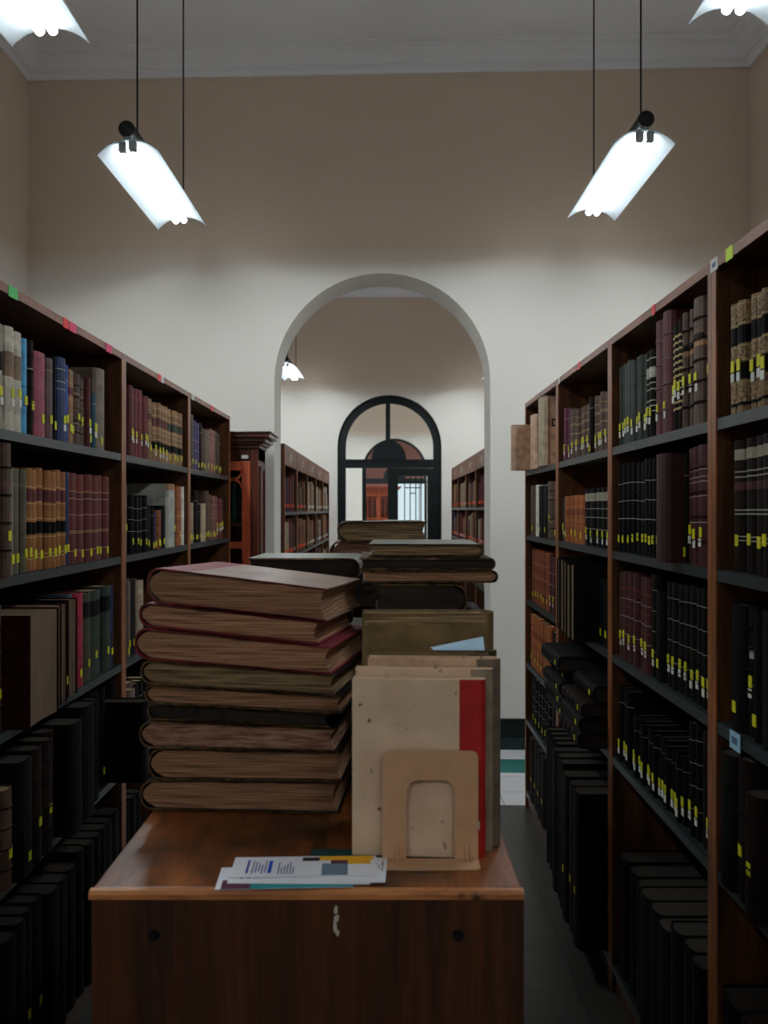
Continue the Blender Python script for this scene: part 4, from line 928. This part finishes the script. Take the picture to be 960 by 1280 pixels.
pf = MB(); pf.add([(.08, 1.612, TZ + .3135), (.165, 1.612, TZ + .3135), (.165, 1.636, TZ + .333), (.075, 1.636, TZ + .3145), (.08, 1.6123, TZ + .3143), (.165, 1.6123, TZ + .3143), (.165, 1.6363, TZ + .3338), (.075, 1.6363, TZ + .3153)],
                  [(0, 3, 2, 1), (4, 5, 6, 7), (0, 1, 5, 4), (1, 2, 6, 5), (2, 3, 7, 6), (3, 0, 4, 7)])
tag(pf.build('folded_paper', 'paper_blue'), 'folded pale blue paper resting on top of the bookend row', 'paper')
# bookend: punched sheet-metal plate with a flap toward the front and two pressed ribs
be = empty('bookend', (.069, 1.505, TZ)); tag(be, 'tan sheet-metal bookend with arched cutout holding the upright books', 'bookend')
def rrect(x0, x1, z0, z1, r, n=6, bottom=False):
    pts = [(x0, z0), (x1, z0)] if not bottom else []
    for cx_, cz, a0 in ((x1 - r, z1 - r, 0), (x0 + r, z1 - r, 90)): pts += [(cx_ + r * math.cos(R(a0 + 90 * k / n)), cz + r * math.sin(R(a0 + 90 * k / n))) for k in range(n + 1)]
    return pts
outer = rrect(-.075, .075, .0, .172, .012)[2:]; inner = rrect(-.038, .038, .0, .126, .02)[2:]
outer = [(.075, .0)] + outer + [(-.075, .0)]; inner = [(.038, .0)] + inner + [(-.038, .0)]
n = len(outer); vs = []
for y in (0, .0022):
    vs += [(p[0], y, p[1]) for p in outer] + [(p[0], y, p[1]) for p in inner]
fs = []
for i in range(n - 1):
    fs += [(i, i + 1, n + i + 1, n + i), (2 * n + i, 3 * n + i, 3 * n + i + 1, 2 * n + i + 1), (i, 2 * n + i, 2 * n + i + 1, i + 1), (n + i, n + i + 1, 3 * n + i + 1, 3 * n + i)]
fs += [(0, n, 3 * n, 2 * n), (n - 1, 3 * n - 1, 4 * n - 1, 2 * n - 1)]
MB().add(vs, fs).build('upright_plate', 'bookend_metal', be)
fp = [(-.075, .001), (.075, .001)]
for cx_, cy_, a0 in ((.067, -.036, 0), (-.067, -.036, 270)): fp += [(cx_ + .008 * math.cos(R(a0 - 90 * k / 5)), cy_ + .008 * math.sin(R(a0 - 90 * k / 5))) for k in range(6)]
MB().prism(fp, 'z', .0006, .0028).build('base_flap', 'bookend_metal', be)
for x in (-.053, .057): MB().cyl((x, -.0015, .028), (x, -.012, .0035), .0022, 8).cyl((x, -.0005, .03), (x, -.0015, .014), .0016, 8).build('pressed_rib', 'bookend_metal', be, smooth=True)

# ------------------------------------------------------------------ leaflets
def leaflet(x, y, rz, k, w, d, base, label, prints, edge='paper_white'):
    z = TZ + .0006 + k * .0009
    o = empty('leaflet', (x, y, z), R(rz)); tag(o, label, 'leaflet', 'leaflets on the low bookcase')
    MB().box(-w / 2, w / 2, -d / 2, d / 2, 0, .0006).build('sheet', base, o)
    for m, rects in prints.items():
        p = MB()
        for (a, b, c, e) in rects: p.box(a * w, b * w, c * d, e * d, .0006, .00075)
        p.build('print', m, o)
tx = lambda x0, n, w=.03, gap=.045, lo=-.32, hi=.34: [(x0 + i * gap, x0 + i * gap + w * (.5 + .5 * ((i * 7) % 3) / 2), lo + .08 * ((i * 5) % 4) / 4, hi - .1 * ((i * 3) % 4) / 4) for i in range(n)]
leaflet(-.045, 1.515, 1, 0, .15, .075, 'leaflet_green', 'dark green leaflet peeking out behind the white ones', {})
leaflet(-.150, 1.432, 3, 1, .20, .085, 'paper_white', 'lowest white leaflet with teal and maroon band along its front edge', {'ink_teal': [(-.25, .5, -.5, -.1)], 'ink_maroon': [(-.46, -.25, -.5, -.1)]})
leaflet(-.128, 1.452, -1, 2, .21, .095, 'paper_white', 'white leaflet with lines of violet print, in the middle of the fan', {'ink_violet': tx(-.42, 4)})
leaflet(-.050, 1.458, -2, 3, .10, .10, 'paper_white', 'white leaflet with a figure in yellow and a cobalt square, at right', {'ink_cobalt': [(.12, .3, .1, .46)], 'ink_violet': tx(.34, 2, .012, .04, .0, .3), 'ink_dark': [(.43, .445, -.05, .36)], 'ink_blue': [(.41, .4295, .2, .25)]})
leaflet(-.125, 1.468, 2, 4, .22, .082, 'paper_white', 'topmost white leaflet with blue print and a yellow shirted figure',
        {'ink_blue': tx(-.40, 1, .03, .15), 'ink_cobalt': [(-.25, -.225, -.32, .3)], 'ink_violet': [(-.36 + .022 * k, -.352 + .022 * k, -.34 + .05 * (k % 3), .3 - .07 * ((k * 5) % 4)) for k in range(5)] + [(-.18 + .02 * k, -.172 + .02 * k, -.38, .2 - .08 * ((k * 3) % 4)) for k in range(6)], 'ink_yellow': [(.10, .48, .28, .5), (.30, .46, .08, .29)], 'ink_dark': [(-.02, .1, .26, .44)], 'ink_maroon': [(.18, .2995, .1, .28)], 'ink_grey': [(.12, .30, -.46, .12)]})

# ------------------------------------------------------------------ world and camera
w = bpy.data.worlds.new('World'); scene.world = w; w.use_nodes = True
w.node_tree.nodes['Background'].inputs[0].default_value = (.02, .022, .025, 1); w.node_tree.nodes['Background'].inputs[1].default_value = 1
cd = bpy.data.cameras.new('camera'); cam = bpy.data.objects.new('camera', cd); COL.objects.link(cam)
cam.location = (0, 0, EYE); cam.rotation_euler = (R(90), 0, 0)
cd.sensor_fit = 'VERTICAL'; cd.sensor_height = 36; cd.sensor_width = 27; cd.lens = 36 * F / 1280
cd.shift_x = (480 - CX) / 1280; cd.shift_y = (CY - 640) / 1280
cd.clip_start = .05; cd.clip_end = 100
cd.dof.use_dof = True; cd.dof.focus_distance = 3.0; cd.dof.aperture_fstop = 6.5
scene.camera = cam
scene.cycles.use_denoising = True
scene.cycles.max_bounces = 10; scene.cycles.diffuse_bounces = 6; scene.cycles.glossy_bounces = 3; scene.cycles.transparent_max_bounces = 12
scene.cycles.sample_clamp_indirect = 6
vs_ = scene.view_settings
scene.display_settings.display_device = 'sRGB'
vs_.view_transform = 'Standard'; vs_.look = 'None'; vs_.gamma = 1.0; vs_.exposure = 0.0; vs_.use_curve_mapping = False
